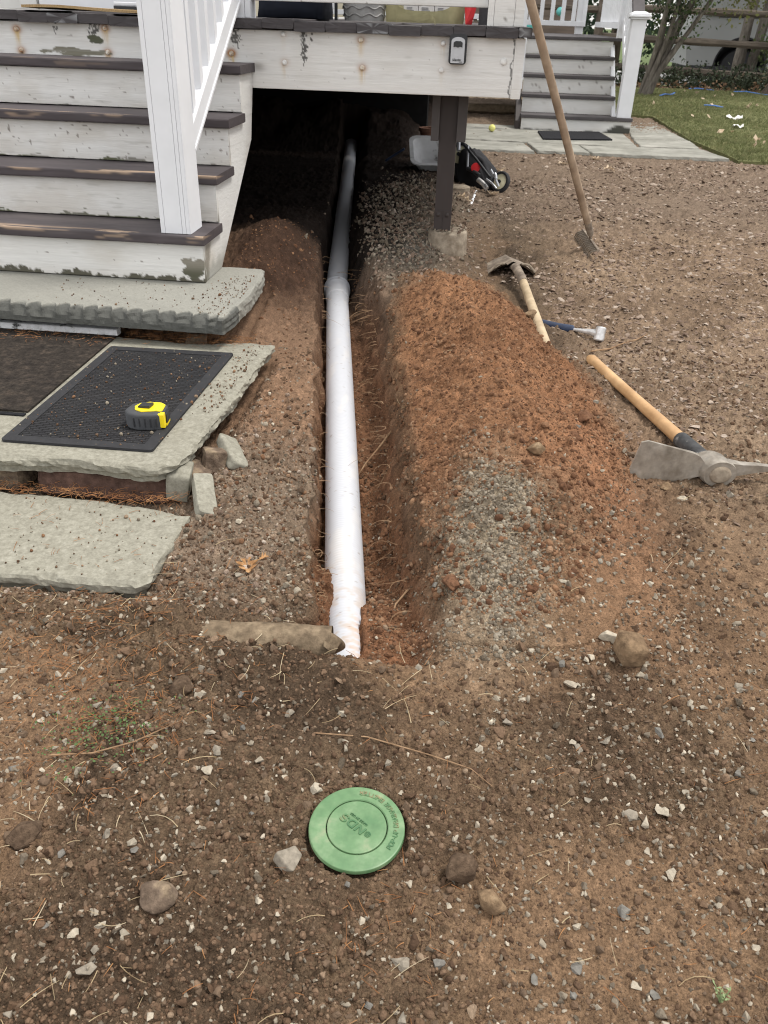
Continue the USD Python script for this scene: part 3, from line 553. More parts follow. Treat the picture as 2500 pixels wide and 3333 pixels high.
for k in range(6):
    yb = ny1+.075+k*.118; zb = pA[2]+sl*(yb-ny1)+.045
    obj('baluster', box(-1.135, -1.092, yb-.0185, yb+.0185, zb-.012, zb+.66, .003), 'paint_clean', sr)
# deck railing
dr = thing('deck_railing', 'white deck railing with boxed posts standing on the front edge of the deck', 'railing')
obj('post', box(-1.152, -1.066, 4.105, 4.2, DZ+.003, 2.1, .003), 'paint_clean', dr)
obj('post_trim', box(-1.064, -1.04, 4.112, 4.21, DZ+.004, 2.1, .003), 'paint_clean', dr)
def prail(x0, x1, z0, z1, y0, th, seed): return board('bottom_rail', dr, x0, x1, z0, z1, y0, th, seed, res=.006, peel=.45, bottom=.2, grime=.7)
prail(-1.038, -.006, 1.243, 1.285, 4.135, .065, 71)
for (a, b) in ((-.004, .022), (.0235, .109), (.1105, .15)):
    board('post_board', dr, a, b, DZ+.004, 2.1, 4.095, .02, 72+int(a*100), res=.012, peel=.1, bottom=.02, grime=.3)
obj('post', box(0, .146, 4.117, 4.24, DZ+.004, 2.1, .003), 'paint_clean', dr)
obj('top_rail', box(-1.038, -.006, 4.125, 4.205, 1.95, 1.99, .006), 'paint_clean', dr)
for k in range(9):
    xb = -.94+k*.105; obj('baluster', box(xb-.0185, xb+.0185, 4.145, 4.182, 1.286, 1.949, .003), 'paint_clean', dr)
# the side and rear rails of the deck
obj('side_rail', box(.05, .09, 4.25, 7.35, 1.25, 1.29, .004), 'paint_clean', dr); obj('side_rail', box(.04, .1, 4.25, 7.35, 1.95, 1.99, .004), 'paint_clean', dr)
rr_ = thing('rear_deck_railing', 'white baluster railing along the back of the deck behind the planter', 'railing')
obj('bottom_rail', box(-1.25, .1, 7.3, 7.34, 1.2, 1.235, .004), 'paint_far', rr_); obj('top_rail', box(-1.25, .1, 7.29, 7.35, 1.95, 1.99, .004), 'paint_far', rr_)
for k in range(12):
    xb = -1.2+k*.115; obj('baluster', box(xb-.02, xb+.02, 7.302, 7.338, 1.236, 1.949, .003), 'paint_far', rr_)

# house behind the deck: wall with door, and near-black base walls added to keep the space below dark
hs = thing('house', 'pale house wall with a white door panel at the back left of the deck', 'house')
obj('wall', box(-6, -1.62, 5.42, 5.6, DZ+.002, 4.2, .003), 'house_paint', hs)
obj('door_panel', box(-2.62, -1.92, 5.38, 5.419, DZ+.002, 3.2, .006), 'paint_clean', hs)
obj('door_trim', box(-2.74, -2.64, 5.385, 5.419, DZ+.002, 3.2, .006), 'house_paint', hs)
obj('sill', box(-1.91, -1.63, 5.36, 5.419, DZ+.022, DZ+.05, .004), 'paint_clean', hs)
obj('side_wall', box(-1.75, -1.62, 5.601, 12, DZ+.002, 4.2, .003), 'siding', hs)
obj('far_wall', box(-1.619, -.2, 11.2, 11.35, .3, 4.2, .003), 'siding', hs)
obj('foundation', box(-6, -.5, 8.5, 8.7, -.3, DZ-.05, .003), 'foundation', hs)
obj('foundation', box(-2.6, -2.42, 4.12, 8.49, -.3, DZ-.05, .003), 'foundation', hs)
obj('floor_frame', box(-6, -.3, 7.42, 12.0, DZ-.3, DZ-.04, .003), 'foundation', hs)
ph = thing('door_threshold', 'grey and white door threshold strip lying at the edge of the tan mat', 'threshold')
obj('strip', box(-1.93, -1.35, 4.78, 4.86, DZ+.014, DZ+.035, .004), 'black_plastic', ph); obj('strip_top', box(-1.93, -1.35, 4.79, 4.86, DZ+.036, DZ+.052, .004), 'paint_clean', ph)
# tan mat on the deck
g = np.linspace(0, 1, 30); xs = -2.1+.9*g
top = []; 
V = []; 
for s in (0, 1):
    for yy in (4.13, 4.62):
        zz = DZ+.007+.012*np.exp(-((g-.15)/.25)**2)*(yy < 4.5) + s*.011
        V.append(np.column_stack([xs, np.full(30, yy), zz]))
V = np.vstack(V); f = []
for k in range(29):
    a = lambda r, i: r*30+i
    f += [[a(2, k), a(2, k+1), a(3, k+1), a(3, k)], [a(0, k), a(1, k), a(1, k+1), a(0, k+1)], [a(0, k), a(0, k+1), a(2, k+1), a(2, k)], [a(1, k), a(3, k), a(3, k+1), a(1, k+1)]]
f += [[a(0, 0), a(2, 0), a(3, 0), a(1, 0)], [a(0, 29), a(1, 29), a(3, 29), a(2, 29)]]
obj('door_mat', (V, np.array(f)), 'coir', label='tan coir mat curling at the front edge of the deck above the steps', cat='mat')

# support post under the deck and its footing
sp = thing('support_post', 'dark brown square timber post holding up the deck beam, between two shorter side boards', 'post')
po = obj('post', box(-.188, -.106, 4.25, 4.335, .30, 1.0, .004), 'brown_paint', sp)
obj('post', box(-.186, -.108, 4.252, 4.333, 1.0005, 1.133, .004), 'brown_paint', sp)
obj('side_board', box(-.226, -.189, 4.23, 4.33, .70, 1.13, .003), 'brown_paint_light', sp)
obj('side_board', box(-.105, -.062, 4.23, 4.33, .70, 1.13, .003), 'brown_paint_light', sp)
obj('foot_plate', box(-.189, -.148, 4.2455, 4.2495, .29, .385, .001), 'brown_paint', po); obj('foot_plate', box(-.1465, -.105, 4.2455, 4.2495, .29, .385, .001), 'brown_paint', po)
for bx in (-.17, -.125): obj('bolt', lathe([(0, .006), (.006, .005), (.0105, .001), (.011, 0)][::-1], 12, (bx, 4.245, .364), (0, -1, 0)), 'brown_paint', po, smooth=40)
pr = lathe([(0, .285), (.08, .285), (.094, .282), (.1, .272), (.101, .2), (.104, .12), (.106, .0), (0, 0)][::-1], 40, (-.118, 4.305, 0))
pr = pr.subdivide(); pr.vertices += pr.vertex_normals*(.006*(fbm(pr.vertices*22, 3, 2)-.5))[:, None]
obj('concrete_footing', pr, 'concrete', smooth=50, label='round concrete footing half buried in gravel under the brown deck post', cat='footing')

# ------------------------------------------------------------------ steps and porch at the back right
PZ = 1.065; SX0, SX1 = .43, 1.39; RY = 9.55
bs = thing('porch_steps', 'white wooden porch steps with dark treads standing on stone paving at the back right', 'steps')
Z = [.366+.1748*i for i in range(5)]
for i in range(5):
    zb = .222 if i == 0 else Z[i-1]+.001; y0 = RY+.25*i
    m, loc = bar((SX0, y0+.03, (zb+Z[i]-.034)/2), (SX1+.17*(i == 0), y0+.03, (zb+Z[i]-.034)/2), .02, Z[i]-.034-zb, .002, .02)
    c = paint(m.vertices, zb, Z[i], 81+i, peel=.1, bottom=.45, grime=.6)
    if i == 0:
        xx, zz = m.vertices[:, 0], m.vertices[:, 2]; e = (zz-.222)/.06+1.4*(fbm(np.stack([xx*7, zz*0, zz*0], -1), 3, 5)-.5) - .7*sst(1.2, 1.4, xx); c = mixc(c, np.broadcast_to(C(.05, .05, .04), c.shape), 1-sst(.05, .3, e))
    obj('riser', m, 'paint_white', bs, tint=c)
    if i < 4: obj('tread', box(SX0-.01, SX1+.175*(i == 0)+.005, y0, y0+.29, Z[i]-.033, Z[i], .006), 'tread_far', bs)
obj('stringer', panel([(RY+.045, .225), (RY+.3, .225), (RY+1.05, .85), (RY+1.05, 1.0), (RY+.045, .3)], .2, SX0-.06, .05), 'brown_paint', bs)
obj('stringer', panel([(RY+.045, .225), (RY+.3, .225), (RY+1.05, .85), (RY+1.05, 1.0), (RY+.045, .3)], .2, SX1-.02, .04), 'paint_far', bs)
pc = thing('back_porch', 'white back porch with a dark floor edge above the porch steps', 'porch')
obj('floor', box(-.2, SX1+.1, RY+1.0, 13.2, PZ-.03, PZ, .005), 'tread_far', pc)
obj('fascia', box(-.2, SX0-.09, RY+1.06, RY+1.1, .72, PZ-.032, .003), 'paint_far', pc)
obj('corner_board', box(.18, .40, RY-.02, RY+.06, .60, 1.062, .003), 'paint_far', pc)
obj('corner_post', box(.26, .43, RY+1.12, RY+1.25, PZ+.001, 2.2, .003), 'paint_far', pc)
obj('corner_post', box(1.42, 1.52, RY+1.0, RY+1.1, PZ+.001, 2.1, .003), 'paint_far', pc)
obj('corner_post', box(1.18, 1.28, 13.0, 13.12, PZ+.001, 2.1, .003), 'paint_far', pc)
br_ = thing('porch_railing', 'white baluster railing across the back of the porch above the porch steps', 'railing')
m = box(.2, 1.3, 12.98, 13.04, PZ+.09, PZ+.15, .004); obj('bottom_rail', m, 'paint_far', br_)
obj('top_rail', box(.2, 1.3, 12.97, 13.05, 1.95, 2.0, .004), 'paint_far', br_)
for k in range(8):
    xb = .28+k*.142; obj('baluster', box(xb-.026, xb+.026, 12.99, 13.03, PZ+.151, 1.949, .003), 'paint_far', br_)
br2 = thing('porch_side_railing', 'white side railing of the porch running back behind the capped newel', 'railing')
obj('bottom_rail', box(1.44, 1.5, RY+1.101, 13.1, PZ+.09, PZ+.15, .004), 'paint_far', br2); obj('top_rail', box(1.43, 1.51, RY+1.101, 13.1, 1.95, 2.0, .004), 'paint_far', br2)
for k in range(14):
    yb = RY+1.25+k*.14; obj('baluster', box(1.452, 1.488, yb-.02, yb+.02, PZ+.151, 1.949, .003), 'paint_far', br2)
sr2 = thing('porch_stair_railing', 'white porch stair railing with a moulded cap on its newel and dark handrail', 'railing')
nw2 = obj('newel_post', box(1.41, 1.548, RY+.02, RY+.158, Z[0]+.001, 1.245, .004), 'paint_clean', sr2)
cp = [box(1.41-.02, 1.548+.02, RY, RY+.178, 1.245, 1.262, .004), box(1.41-.035, 1.548+.035, RY-.015, RY+.193, 1.2625, 1.282, .006), box(1.41-.022, 1.548+.022, RY-.002, RY+.18, 1.2825, 1.292, .004)]
cc = hull([(1.39+dx, RY+dy, 1.292) for dx in (0, .178) for dy in (0, .178)] + [(1.43+dx, RY+.04+dy, 1.312) for dx in (0, .098) for dy in (0, .098)])
obj('post_cap', cat_(cp+[cc]), 'paint_clean', nw2)
m, _ = bar((1.479, RY+.158, .58), (1.479, RY+1.0, 1.22), .05, .075, .004); obj('bottom_rail', m, 'paint_far', sr2)
m, _ = bar((1.479, RY+.158, 1.285), (1.479, RY+1.0, 1.93), .12, .04, .008); obj('handrail', m, 'tread_far', sr2)
m, _ = bar((1.479, RY+.158, 1.24), (1.479, RY+1.0, 1.885), .05, .07, .004); obj('top_rail', m, 'paint_far', sr2)
for k in range(6):
    yb = RY+.25+k*.135; zb = .58+(yb-RY-.158)*.76+.03; obj('baluster', box(1.459, 1.499, yb-.02, yb+.02, zb, zb+.64, .003), 'paint_far', sr2)

# ------------------------------------------------------------------ stone slabs
def resample(pts, res):
    pts = np.asarray(pts, float); out = []
    for i in range(len(pts)):
        a, b = pts[i], pts[(i+1) % len(pts)]; n = max(1, int(np.linalg.norm(b-a)/res)); out += [a+(b-a)*t/n for t in range(n)]
    return np.array(out)
def slab_mesh(poly, ztop, th, seed, res=.012, rough=.014, scallop=None, layers=6, jag=.012):
    P = resample(poly, res)
    if Polygon(P).exterior.is_ccw is False: P = P[::-1]
    t = np.roll(P, -1, 0) - np.roll(P, 1, 0); t /= np.linalg.norm(t, axis=1, keepdims=True); nrm = np.stack([t[:, 1], -t[:, 0]], 1)
    P = P + nrm*(jag*2*(fbm(np.stack([P[:, 0]*9, P[:, 1]*9, P[:, 0]*0+seed], -1), 4, seed)-.5))[:, None]
    n = len(P); rings = []
    q = lambda f, k: fbm(np.stack([P[:, 0]*f, P[:, 1]*f, np.full(n, k*1.7+seed)], -1), 3, seed+3)-.5
    sc = np.zeros(n) if scallop is None else scallop(P)
    zn = lambda k: ztop - th*k
    rings.append((P - nrm*(.006+.030*np.clip(q(26, 0)+.05, 0, 1)+sc)[:, None], np.full(n, ztop)))
    rings.append((P - nrm*(.001+.010*np.clip(q(26, 0)+.05, 0, 1)+sc)[:, None], ztop-.002-.022*np.clip(q(26, 0)+.05, 0, 1)))
    for k in range(1, layers+1):
        a = k/layers; off = rough*3.2*(np.abs(q(20, 3+k*.55))-.08) + rough*(1-a)*.3 - (.012*(a > .6) if scallop is None else .0) - sc*np.clip(1-a/.55, 0, 1)**.8 + .8*rough*q(60, 9+k)
        rings.append((P + nrm*off[:, None], zn(a) + .006*q(15, 20+k)*(a < 1)))
    rings.append((P - nrm*.05, np.full(n, ztop-th-.001)))
    V = np.vstack([np.column_stack([p, z]) for p, z in rings]); f = []
    for r in range(len(rings)-1):
        a = r*n+np.arange(n); b = r*n+(np.arange(n)+1) % n; f.append(np.stack([a, a+n, b+n, b], 1))
    F = quads(np.vstack(f))
    pg = shapely.make_valid(Polygon(rings[0][0])); g = []
    for q_ in getattr(pg, 'geoms', [pg]):
        if q_.geom_type != 'Polygon' or q_.area < 1e-5: continue
        top, tf = trimesh.creation.triangulate_polygon(q_, engine='earcut'); g.append(trimesh.Trimesh(np.column_stack([top, np.full(len(top), ztop)]), tf, process=False))
    g = cat_(g)
    if g.face_normals[0, 2] < 0: g.invert()
    body = trimesh.Trimesh(V, F, process=False)
    if body.face_normals[len(F)//2] @ np.array([*nrm[0], 0]) < -2: body.invert()
    return cat_([body, g])
sl1 = [(-2.4, 2.78), (-.92, 2.755), (-.855, 2.752), (-.838, 2.85), (-.826, 3.05), (-.842, 3.3), (-.86, 3.42), (-2.4, 3.45)]
sc = lambda P: np.where((P[:, 1] < 2.80) & (P[:, 0] < -.87), .04*np.abs(np.sin(PI*(P[:, 0]+.01*np.sin(P[:, 0]*9))/.057))**.75, 0)
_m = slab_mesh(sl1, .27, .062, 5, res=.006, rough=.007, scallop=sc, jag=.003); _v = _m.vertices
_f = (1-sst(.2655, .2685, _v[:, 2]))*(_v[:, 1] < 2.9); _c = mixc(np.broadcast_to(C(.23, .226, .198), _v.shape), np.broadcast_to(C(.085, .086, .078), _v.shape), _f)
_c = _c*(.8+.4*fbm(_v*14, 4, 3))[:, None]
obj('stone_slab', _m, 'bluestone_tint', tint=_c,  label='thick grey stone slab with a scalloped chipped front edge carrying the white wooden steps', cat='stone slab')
sl2 = [(-2.1, 1.84), (-1.222, 1.85), (-1.034, 1.868), (-.92, 1.859), (-.834, 1.852), (-.785, 1.858), (-.75, 1.9), (-.735, 1.96), (-.728, 2.09), (-.722, 2.18), (-.716, 2.25), (-.707, 2.34), (-.704, 2.58), (-.706, 2.72), (-.694, 2.84), (-.78, 2.85), (-1.0, 2.80), (-2.1, 2.90)]
obj('stone_slab', slab_mesh(sl2, .15, .05, 6, rough=.012, jag=.006), 'bluestone', label='pale grey stone slab lying under the black rubber mat and the tape measure', cat='stone slab')
sl3 = [(-2.0, 1.46), (-1.044, 1.468), (-.873, 1.472), (-.715, 1.474), (-.69, 1.5), (-.69, 1.575), (-.687, 1.67), (-.68, 1.79), (-.835, 1.815), (-1.037, 1.834), (-2.0, 1.83)]
obj('stone_slab', slab_mesh(sl3, .05, .055, 7, rough=.008, jag=.005), 'bluestone', label='lowest bare stone slab, lying in the soil among dry needles at the left edge', cat='stone slab')
def shard(size, rot, center, seed, mat, label, cat='stone', jit=.14, name='broken_stone', soft=3):
    r = np.random.default_rng(seed); p = []
    for sx in (-1, 1):
        for sy in (-1, 1):
            for sz in (-1, 1): p.append(np.array([sx, sy, sz])*np.array(size)/2*(1+r.uniform(-jit, jit, 3)))
    for _ in range(6): p.append(r.uniform(-.5, .5, 3)*np.array(size)*1.02)
    m = hull(p)
    for _ in range(3): m = m.subdivide()
    m = trimesh.Trimesh(m.vertices, m.faces, process=True); trimesh.smoothing.filter_laplacian(m, lamb=.4, iterations=soft)
    v = m.vertices; m.vertices = v + m.vertex_normals*(.006*(fbm(v*40+seed, 3, seed)-.5))[:, None]
    m.apply_transform(trimesh.transformations.euler_matrix(*np.radians(rot))); m.apply_translation(center)
    return obj(name, m, mat, smooth=35, label=label, cat=cat)
shard((.062, .075, .09), (12, 10, 8), (-.752, 1.925, .072), 1, 'bluestone', 'square greenish grey stone block propped under the front corner of the pale slab')
shard((.055, .15, .035), (14, 18, 25), (-.665, 1.86, .07), 2, 'bluestone', 'long flat grey stone leaning on the soil in front of the other broken stones')
shard((.06, .06, .07), (-8, 12, 30), (-.69, 2.035, .085), 3, 'stone_dirty', 'short square brownish stone wedged beside the pale slab, between block and tilted plate')
shard((.055, .13, .03), (16, 28, 40), (-.645, 2.085, .09), 4, 'bluestone', 'tilted flat stone plate farthest back of the stones beside the pale slab')
shard((.09, .10, .06), (0, 20, 10), (-.73, 1.99, .06), 8, 'stone_dirty', 'soil caked stone behind the greenish block under the slab corner')
shard((.07, .04, .05), (0, 6, 8), (-1.0, 2.89, .135), 5, 'stone_dirty', 'small angular stone under the front edge of the scalloped slab')
shard((.34, .12, .075), (-6, 0, 2), (-.945, 1.945, .052), 6, 'stone_red', 'long reddish stone lying under the pale slab') if False else None
MAT('stone_red', rough=.95, spec=.12, var=.35, scale=50, colors=[(.3, (.075, .045, .036)), (.6, (.13, .078, .06)), (.8, (.17, .12, .09))], bump=1, bscale=90, bdist=.005)
shard((.40, .13, .085), (-8, 0, 2), (-.955, 1.955, .05), 6, 'stone_red', 'long reddish brown stone lying in the gap below the pale slab')
shard((.2, .12, .08), (-6, 0, -3), (-1.3, 1.955, .05), 7, 'stone_dirty', 'mossy rounded stone in the gap below the pale slab at the left edge')

# ------------------------------------------------------------------ mats, strip, tape measure
usdkit.material(stage, '/World/Looks/mat_weave', {
    'g': ('geometry', {}), 'mp': ('mapping', {'scale': (1, 1, 1), 'rotation': (0, 0, 0.02)}),
    'b': ('brick_texture', {'scale': 1.0, 'brick_width': .028, 'row_height': .011, 'mortar_size': .0018, 'mortar_smooth': .4, 'color1': (.032, .032, .034), 'color2': (.022, .022, .024), 'mortar': (.012, .012, .012)}),
    'n': ('noise_texture', {'scale': 420, 'detail': 3}), 'r': ('rgb_ramp', {'ramp': [(.55, (0, 0, 0)), (.72, (1, 1, 1))]}), 'n2': ('noise_texture', {'scale': 9, 'detail': 4}), 'r2': ('rgb_ramp', {'ramp': [(.4, (0, 0, 0)), (.7, (.6, .6, .6))]}),
    'mx': ('mix_color', {'b': (.11, .095, .08)}), 'mul': ('math', {'math_type': 'multiply'}), 'bp': ('bump', {'strength': 1, 'distance': .004, 'invert': True}), 'p': ('principled_bsdf', {'roughness': .95, 'specular_ior_level': .15})},
    [('g.position', 'mp.vector'), ('mp.vector', 'b.vector'), ('g.position', 'n.vector'), ('n.fac', 'r.fac'), ('g.position', 'n2.vector'), ('n2.fac', 'r2.fac'), ('r.color', 'mul.value1'), ('r2.color', 'mul.value2'),
     ('b.color', 'mx.a'), ('mul.value', 'mx.fac'), ('mx.result', 'p.base_color'), ('b.fac', 'bp.height'), ('bp.normal', 'p.normal')], surface='p.BSDF')
mt = thing('rubber_mat', 'black rubber door mat with a smooth raised border, the tape measure standing on it', 'mat')
ca, cb, cc_, cd = C(-1.262, 1.93), C(-.826, 1.935), C(-.806, 2.712), C(-1.254, 2.70)
def quad_frame(corners, w, z0, z1):
    P = Polygon(corners).buffer(-.012, join_style=1).buffer(.012, join_style=1, quad_segs=5); return P
outer = quad_frame([ca, cb, cc_, cd], 0, 0, 0); inner = Polygon([ca, cb, cc_, cd]).buffer(-.034, join_style=2)
obj('border', prism(outer.difference(inner), .007, frame_T(C(0, 0, .1515), C(1, 0, 0), C(0, 1, 0), C(0, 0, 1))), 'rubber', mt)
obj('centre', prism(inner, .0045, frame_T(C(0, 0, .1515), C(1, 0, 0), C(0, 1, 0), C(0, 0, 1))), 'mat_weave', mt)
bm = thing('brown_mat', 'dirty dark brown fibre mat lying left of the black rubber mat', 'mat')
obj('pile', prism(Polygon([(-2.0, 2.115), (-1.279, 2.125), (-1.279, 2.862), (-2.0, 2.862)]), .006, frame_T(C(0, 0, .1515), C(1, 0, 0), C(0, 1, 0), C(0, 0, 1))), 'mat_brown', bm)
obj('edge', box(-2.0, -1.279, 2.098, 2.1145, .1515, .155, .001), 'rubber_dark', bm)
obj('white_strip', box(-1.95, -1.272, 2.805, 2.84, .158, .182, .004), 'styro', label='white plastic strip with black flecks lying along the back of the brown mat', cat='strip')

tm = thing('tape_measure', 'yellow and dark grey tape measure lying on the black rubber mat', 'tape measure')
a = math.radians(6); tex, tey = C(math.cos(a), math.sin(a), 0), C(-math.sin(a), math.cos(a), 0); to = C(-.895, 2.10, .1575)
T = frame_T(to, tex, tey, C(0, 0, 1))
plan = Polygon([(-.058, -.012), (-.045, -.034), (-.02, -.044), (.02, -.042), (.043, -.036), (.05, -.02), (.05, .03), (.03, .044), (-.02, .044), (-.048, .03)]).buffer(-.008).buffer(.012, quad_segs=6)
def bevel_prism(poly, h, b=.006, steps=3):
    """an extruded outline with a rounded upper edge"""
    zs = [0, .004]; off = [-.003, 0]
    for k in range(steps+1):
        t = k/steps*PI/2; zs.append(h-b+b*math.sin(t)); off.append(-b+b*math.cos(t))
    n = 72; rings = []
    for z, o in zip(zs, off):
        q = poly.buffer(o, join_style=1).exterior; rings.append(np.array([[*q.interpolate(d, normalized=True).coords[0], z] for d in np.linspace(0, 1, n, endpoint=False)]))
    # align ring starts
    for k in range(1, len(rings)):
        i = np.argmin(np.linalg.norm(rings[k][:, :2]-rings[k-1][0, :2], axis=1)); rings[k] = np.roll(rings[k], -i, 0)
    V = np.vstack(rings); f = []
    for r in range(len(rings)-1):
        i = r*n+np.arange(n); j = r*n+(np.arange(n)+1) % n; f.append(np.stack([i, j, j+n, i+n], 1))
    V = np.vstack([V, [[*rings[-1][:, :2].mean(0), h]], [[*rings[0][:, :2].mean(0), 0]]]); q = np.arange(n); e = (len(rings)-1)*n
    F = np.vstack([quads(np.vstack(f)), np.stack([e+q, e+(q+1) % n, np.full(n, len(V)-2)], 1), np.stack([(q+1) % n, q, np.full(n, len(V)-1)], 1)])
    m = trimesh.Trimesh(V, F, process=False)
    if m.volume < 0: m.invert()
    return m
def put(m, T): m.apply_transform(T); return m
tbd = obj('body', put(bevel_prism(plan, .05, .009), T), 'grey_plastic', tm, smooth=40)
up_ = Polygon([(-.036, .005), (-.03, -.018), (-.008, -.031), (.018, -.026), (.032, -.022), (.043, -.026), (.05, -.018), (.05, .02), (.035, .033), (0, .036), (-.024, .026)]).buffer(-.005).buffer(.005, quad_segs=6)
tsp = obj('side_panel', put(bevel_prism(up_, .008, .003), frame_T(to+C(0, 0, .0465), tex, tey, C(0, 0, 1))), 'yellow_plastic', tm, smooth=40)
obj('front_strip', put(box(.040, .0565, -.039, -.020, .004, .049, .004), T), 'yellow_plastic', tm); obj('front_strip', put(box(.05, .0585, -.019, .02, .003, .012, .003), T), 'yellow_plastic', tm)
obj('mouth', put(box(.052, .060, -.018, .016, .0125, .040, .002), T), 'black_plastic', tm)
clip = hull([(-.022, -.012, 0), (.012, -.016, 0), (.018, .012, 0), (-.016, .016, 0), (-.022, -.012, .004), (.012, -.016, .007), (.018, .012, .007), (-.016, .016, .004)])
obj('belt_clip', put(clip, frame_T(to+C(0, 0, .056), tex, tey, C(0, 0, 1))), 'black_plastic', tsp)
for k in range(5):
    obj('grip_rib', put(box(-.03+k*.016, -.0275+k*.016, -.0485, -.044, .01, .038, .001), T), 'black_plastic', tbd)

# ------------------------------------------------------------------ the pipes
dp = thing('drain_pipe', 'long white plastic drain pipe lying in the open trench, running under the deck', 'pipe')
def pipe_path(y): return np.stack([pipe_x(y), y, pipe_z(y)], -1)
from scipy.interpolate import PchipInterpolator
_px, _pz = pipe_x, pipe_z
pp = lambda y: np.stack([_px(y), y, _pz(y)], -1)
def pvc_tint(V, ridged):
    x, y, z = V.T; c = np.repeat(C(.475, .487, .515)[None], len(V), 0)
    d = sst(1.95, 1.45, y)*sst(.45, .6, fbm(np.stack([x*40, y*60, z*40], -1), 3, 3)); c = mixc(c, np.broadcast_to(C(.42, .3, .19), c.shape), d*.55)
    sp = sst(.88, .93, noise(np.stack([x*260, y*220, z*260], -1), 4)); c = mixc(c, np.broadcast_to(C(.22, .17, .13), c.shape), sp*.75)
    sm = sst(.56, .7, fbm(np.stack([x*22, y*7, z*22], -1), 3, 6)); c = mixc(c, np.broadcast_to(C(.6, .57, .53), c.shape), sm*.35)
    st_ = sst(1.40, 1.43, y)*(1-sst(1.56, 1.6, y))*(np.abs(np.sin(y*PI/.021)) > .5)*np.exp(-((x-np.interp(y, PY, PXv)-.02)/.014)**2); c = mixc(c, np.broadcast_to(C(.5, .32, .2), c.shape), st_*.45)
    return c
ys = np.arange(1.36, 4.0, .0035); r = .0535 + .0005*np.sin(ys*2*PI/.0105)*(ys < 3.8)
m = tube(pp(ys), r, 44); obj('front_length', m, 'pvc', dp, smooth=True, tint=pvc_tint(m.vertices, 1))
ys = np.array([3.93, 3.945, 3.96, 4.02, 4.06, 4.065, 4.075, 4.08, 4.10, 4.105, 4.115, 4.12, 4.14, 4.155, 4.16]); r = np.array([.0537, .0558, .0575, .059, .059, .066, .066, .0605, .0605, .066, .066, .061, .061, .057, .054])
m = tube(pp(ys), r, 44); obj('socket', m, 'pvc', dp, smooth=True, tint=pvc_tint(m.vertices, 0))
ys = np.linspace(4.12, 8.2, 60); m = tube(pp(ys), .0535, 44); obj('rear_length', m, 'pvc', dp, smooth=True, tint=pvc_tint(m.vertices, 0))
e = pp(np.array([8.2]))[0]; el = [e + C(0, .02, .002), e + C(-.01, .06, -.005), e + C(-.015, .09, -.03), e + C(-.018, .1, -.08)]
m = tube(el, [.058, .06, .06, .058], 30); obj('elbow', m, 'pvc', dp, smooth=True, tint=pvc_tint(m.vertices, 0))
op = thing('old_drain_pipe', 'old buried drain pipe in a soil stained fabric sleeve, ending at the white pipe', 'pipe')
xs = np.linspace(-.64, -.234, 70); path = np.stack([xs, 1.352+.07*(xs+.64), -.003-.03*sst(-.52, -.66, xs)], -1)
rad = .047+.0015*np.sin(xs*31)
m = tube(path, rad, 36, cap=False); v = m.vertices; m.vertices = v + trimesh.Trimesh(v, m.faces, process=False).vertex_normals*(.006*(fbm(v*22, 4, 2)-.5)+.003*(fbm(v*C(120, 20, 20), 2, 3)-.5))[:, None]
obj('fabric_sleeve', m, 'fabric', op, smooth=60)
xs2 = np.linspace(-.45, -.236, 30); m = tube(np.stack([xs2, 1.352+.07*(xs2+.64), np.full(30, -.007)], -1), .036, 24); obj('inner_pipe', m, 'rubber_dark', op, smooth=40)
# loose flap of fabric hanging over the open end
gu, gv = np.meshgrid(np.linspace(0, 1, 14), np.linspace(0, 1, 14), indexing='ij')
fl = np.stack([-.245+.012*np.sin(gv*5)+.03*gu*np.sin(gv*3.1), 1.335+.02*gv+.05*gu, .035-.078*gv-.012*np.cos(gu*6)*gv+.006*np.sin(gu*9+gv*4)], -1).reshape(-1, 3)
ai, aj = np.meshgrid(np.arange(13), np.arange(13), indexing='ij'); fq = np.stack([ai*14+aj, (ai+1)*14+aj, (ai+1)*14+aj+1, ai*14+aj+1], -1).reshape(-1, 4)
fm = trimesh.Trimesh(fl, quads(fq), process=False); n_ = fm.vertex_normals; V = np.vstack([fl, fl-n_*.002]); F = np.vstack([quads(fq), quads(fq)[:, ::-1]+len(fl)])
obj('fabric_flap', trimesh.Trimesh(V, F, process=False), 'fabric', op, smooth=True)

# ------------------------------------------------------------------ green lid
LC = C(-.112, .907, .004); LR = .0825
zt_ = gx(-.112, .907)
ld = thing('pop_up_emitter', 'round green plastic pop up drain lid with raised lettering, set in the brown soil', 'drain lid')
tl = trimesh.transformations.rotation_matrix(math.radians(3.0), [1, 0, 0])
LT = tl.copy(); LT[:3, 3] = LC
rim = [(.053, .0), (.053, .0105), (.0545, .012), (.079, .0105), (.0815, .0092), (LR, .007), (LR, .002), (.079, -.001), (.06, -.008), (.06, -.03), (.053, -.03), (.053, 0)]
fg = obj('flange', put(lathe(rim[::-1], 96), LT), 'green_plastic', ld, smooth=35)
obj('groove', put(lathe([(.0528, .004), (.0515, .004), (.0515, -.02), (.0528, -.02)], 96), LT), 'groove', ld)
disc = [(0, -.02), (.0512, -.02), (.0514, .0095), (.0505, .0112), (.049, .0116), (0, .0116)]
cdk = obj('centre_disc', put(lathe(disc, 96), LT), 'green_plastic', ld, smooth=35)
def text_on(txt, h, o, ang, name='lettering', bold=False, sx=1.0, skew=0):
    t = meshkit.text_mesh(txt, h, .0020, bold); b = t.bounds; t.apply_translation([-(b[0, 0]+b[1, 0])/2, 0, 0]); t.vertices[:, 0] = t.vertices[:, 0]*sx + skew*t.vertices[:, 1]
    c, s_ = math.cos(ang), math.sin(ang); put(t, frame_T(C(*o), C(c, s_, 0), C(-s_, c, 0), C(0, 0, 1))); put(t, LT); obj(name, t, 'green_letters', cdk)
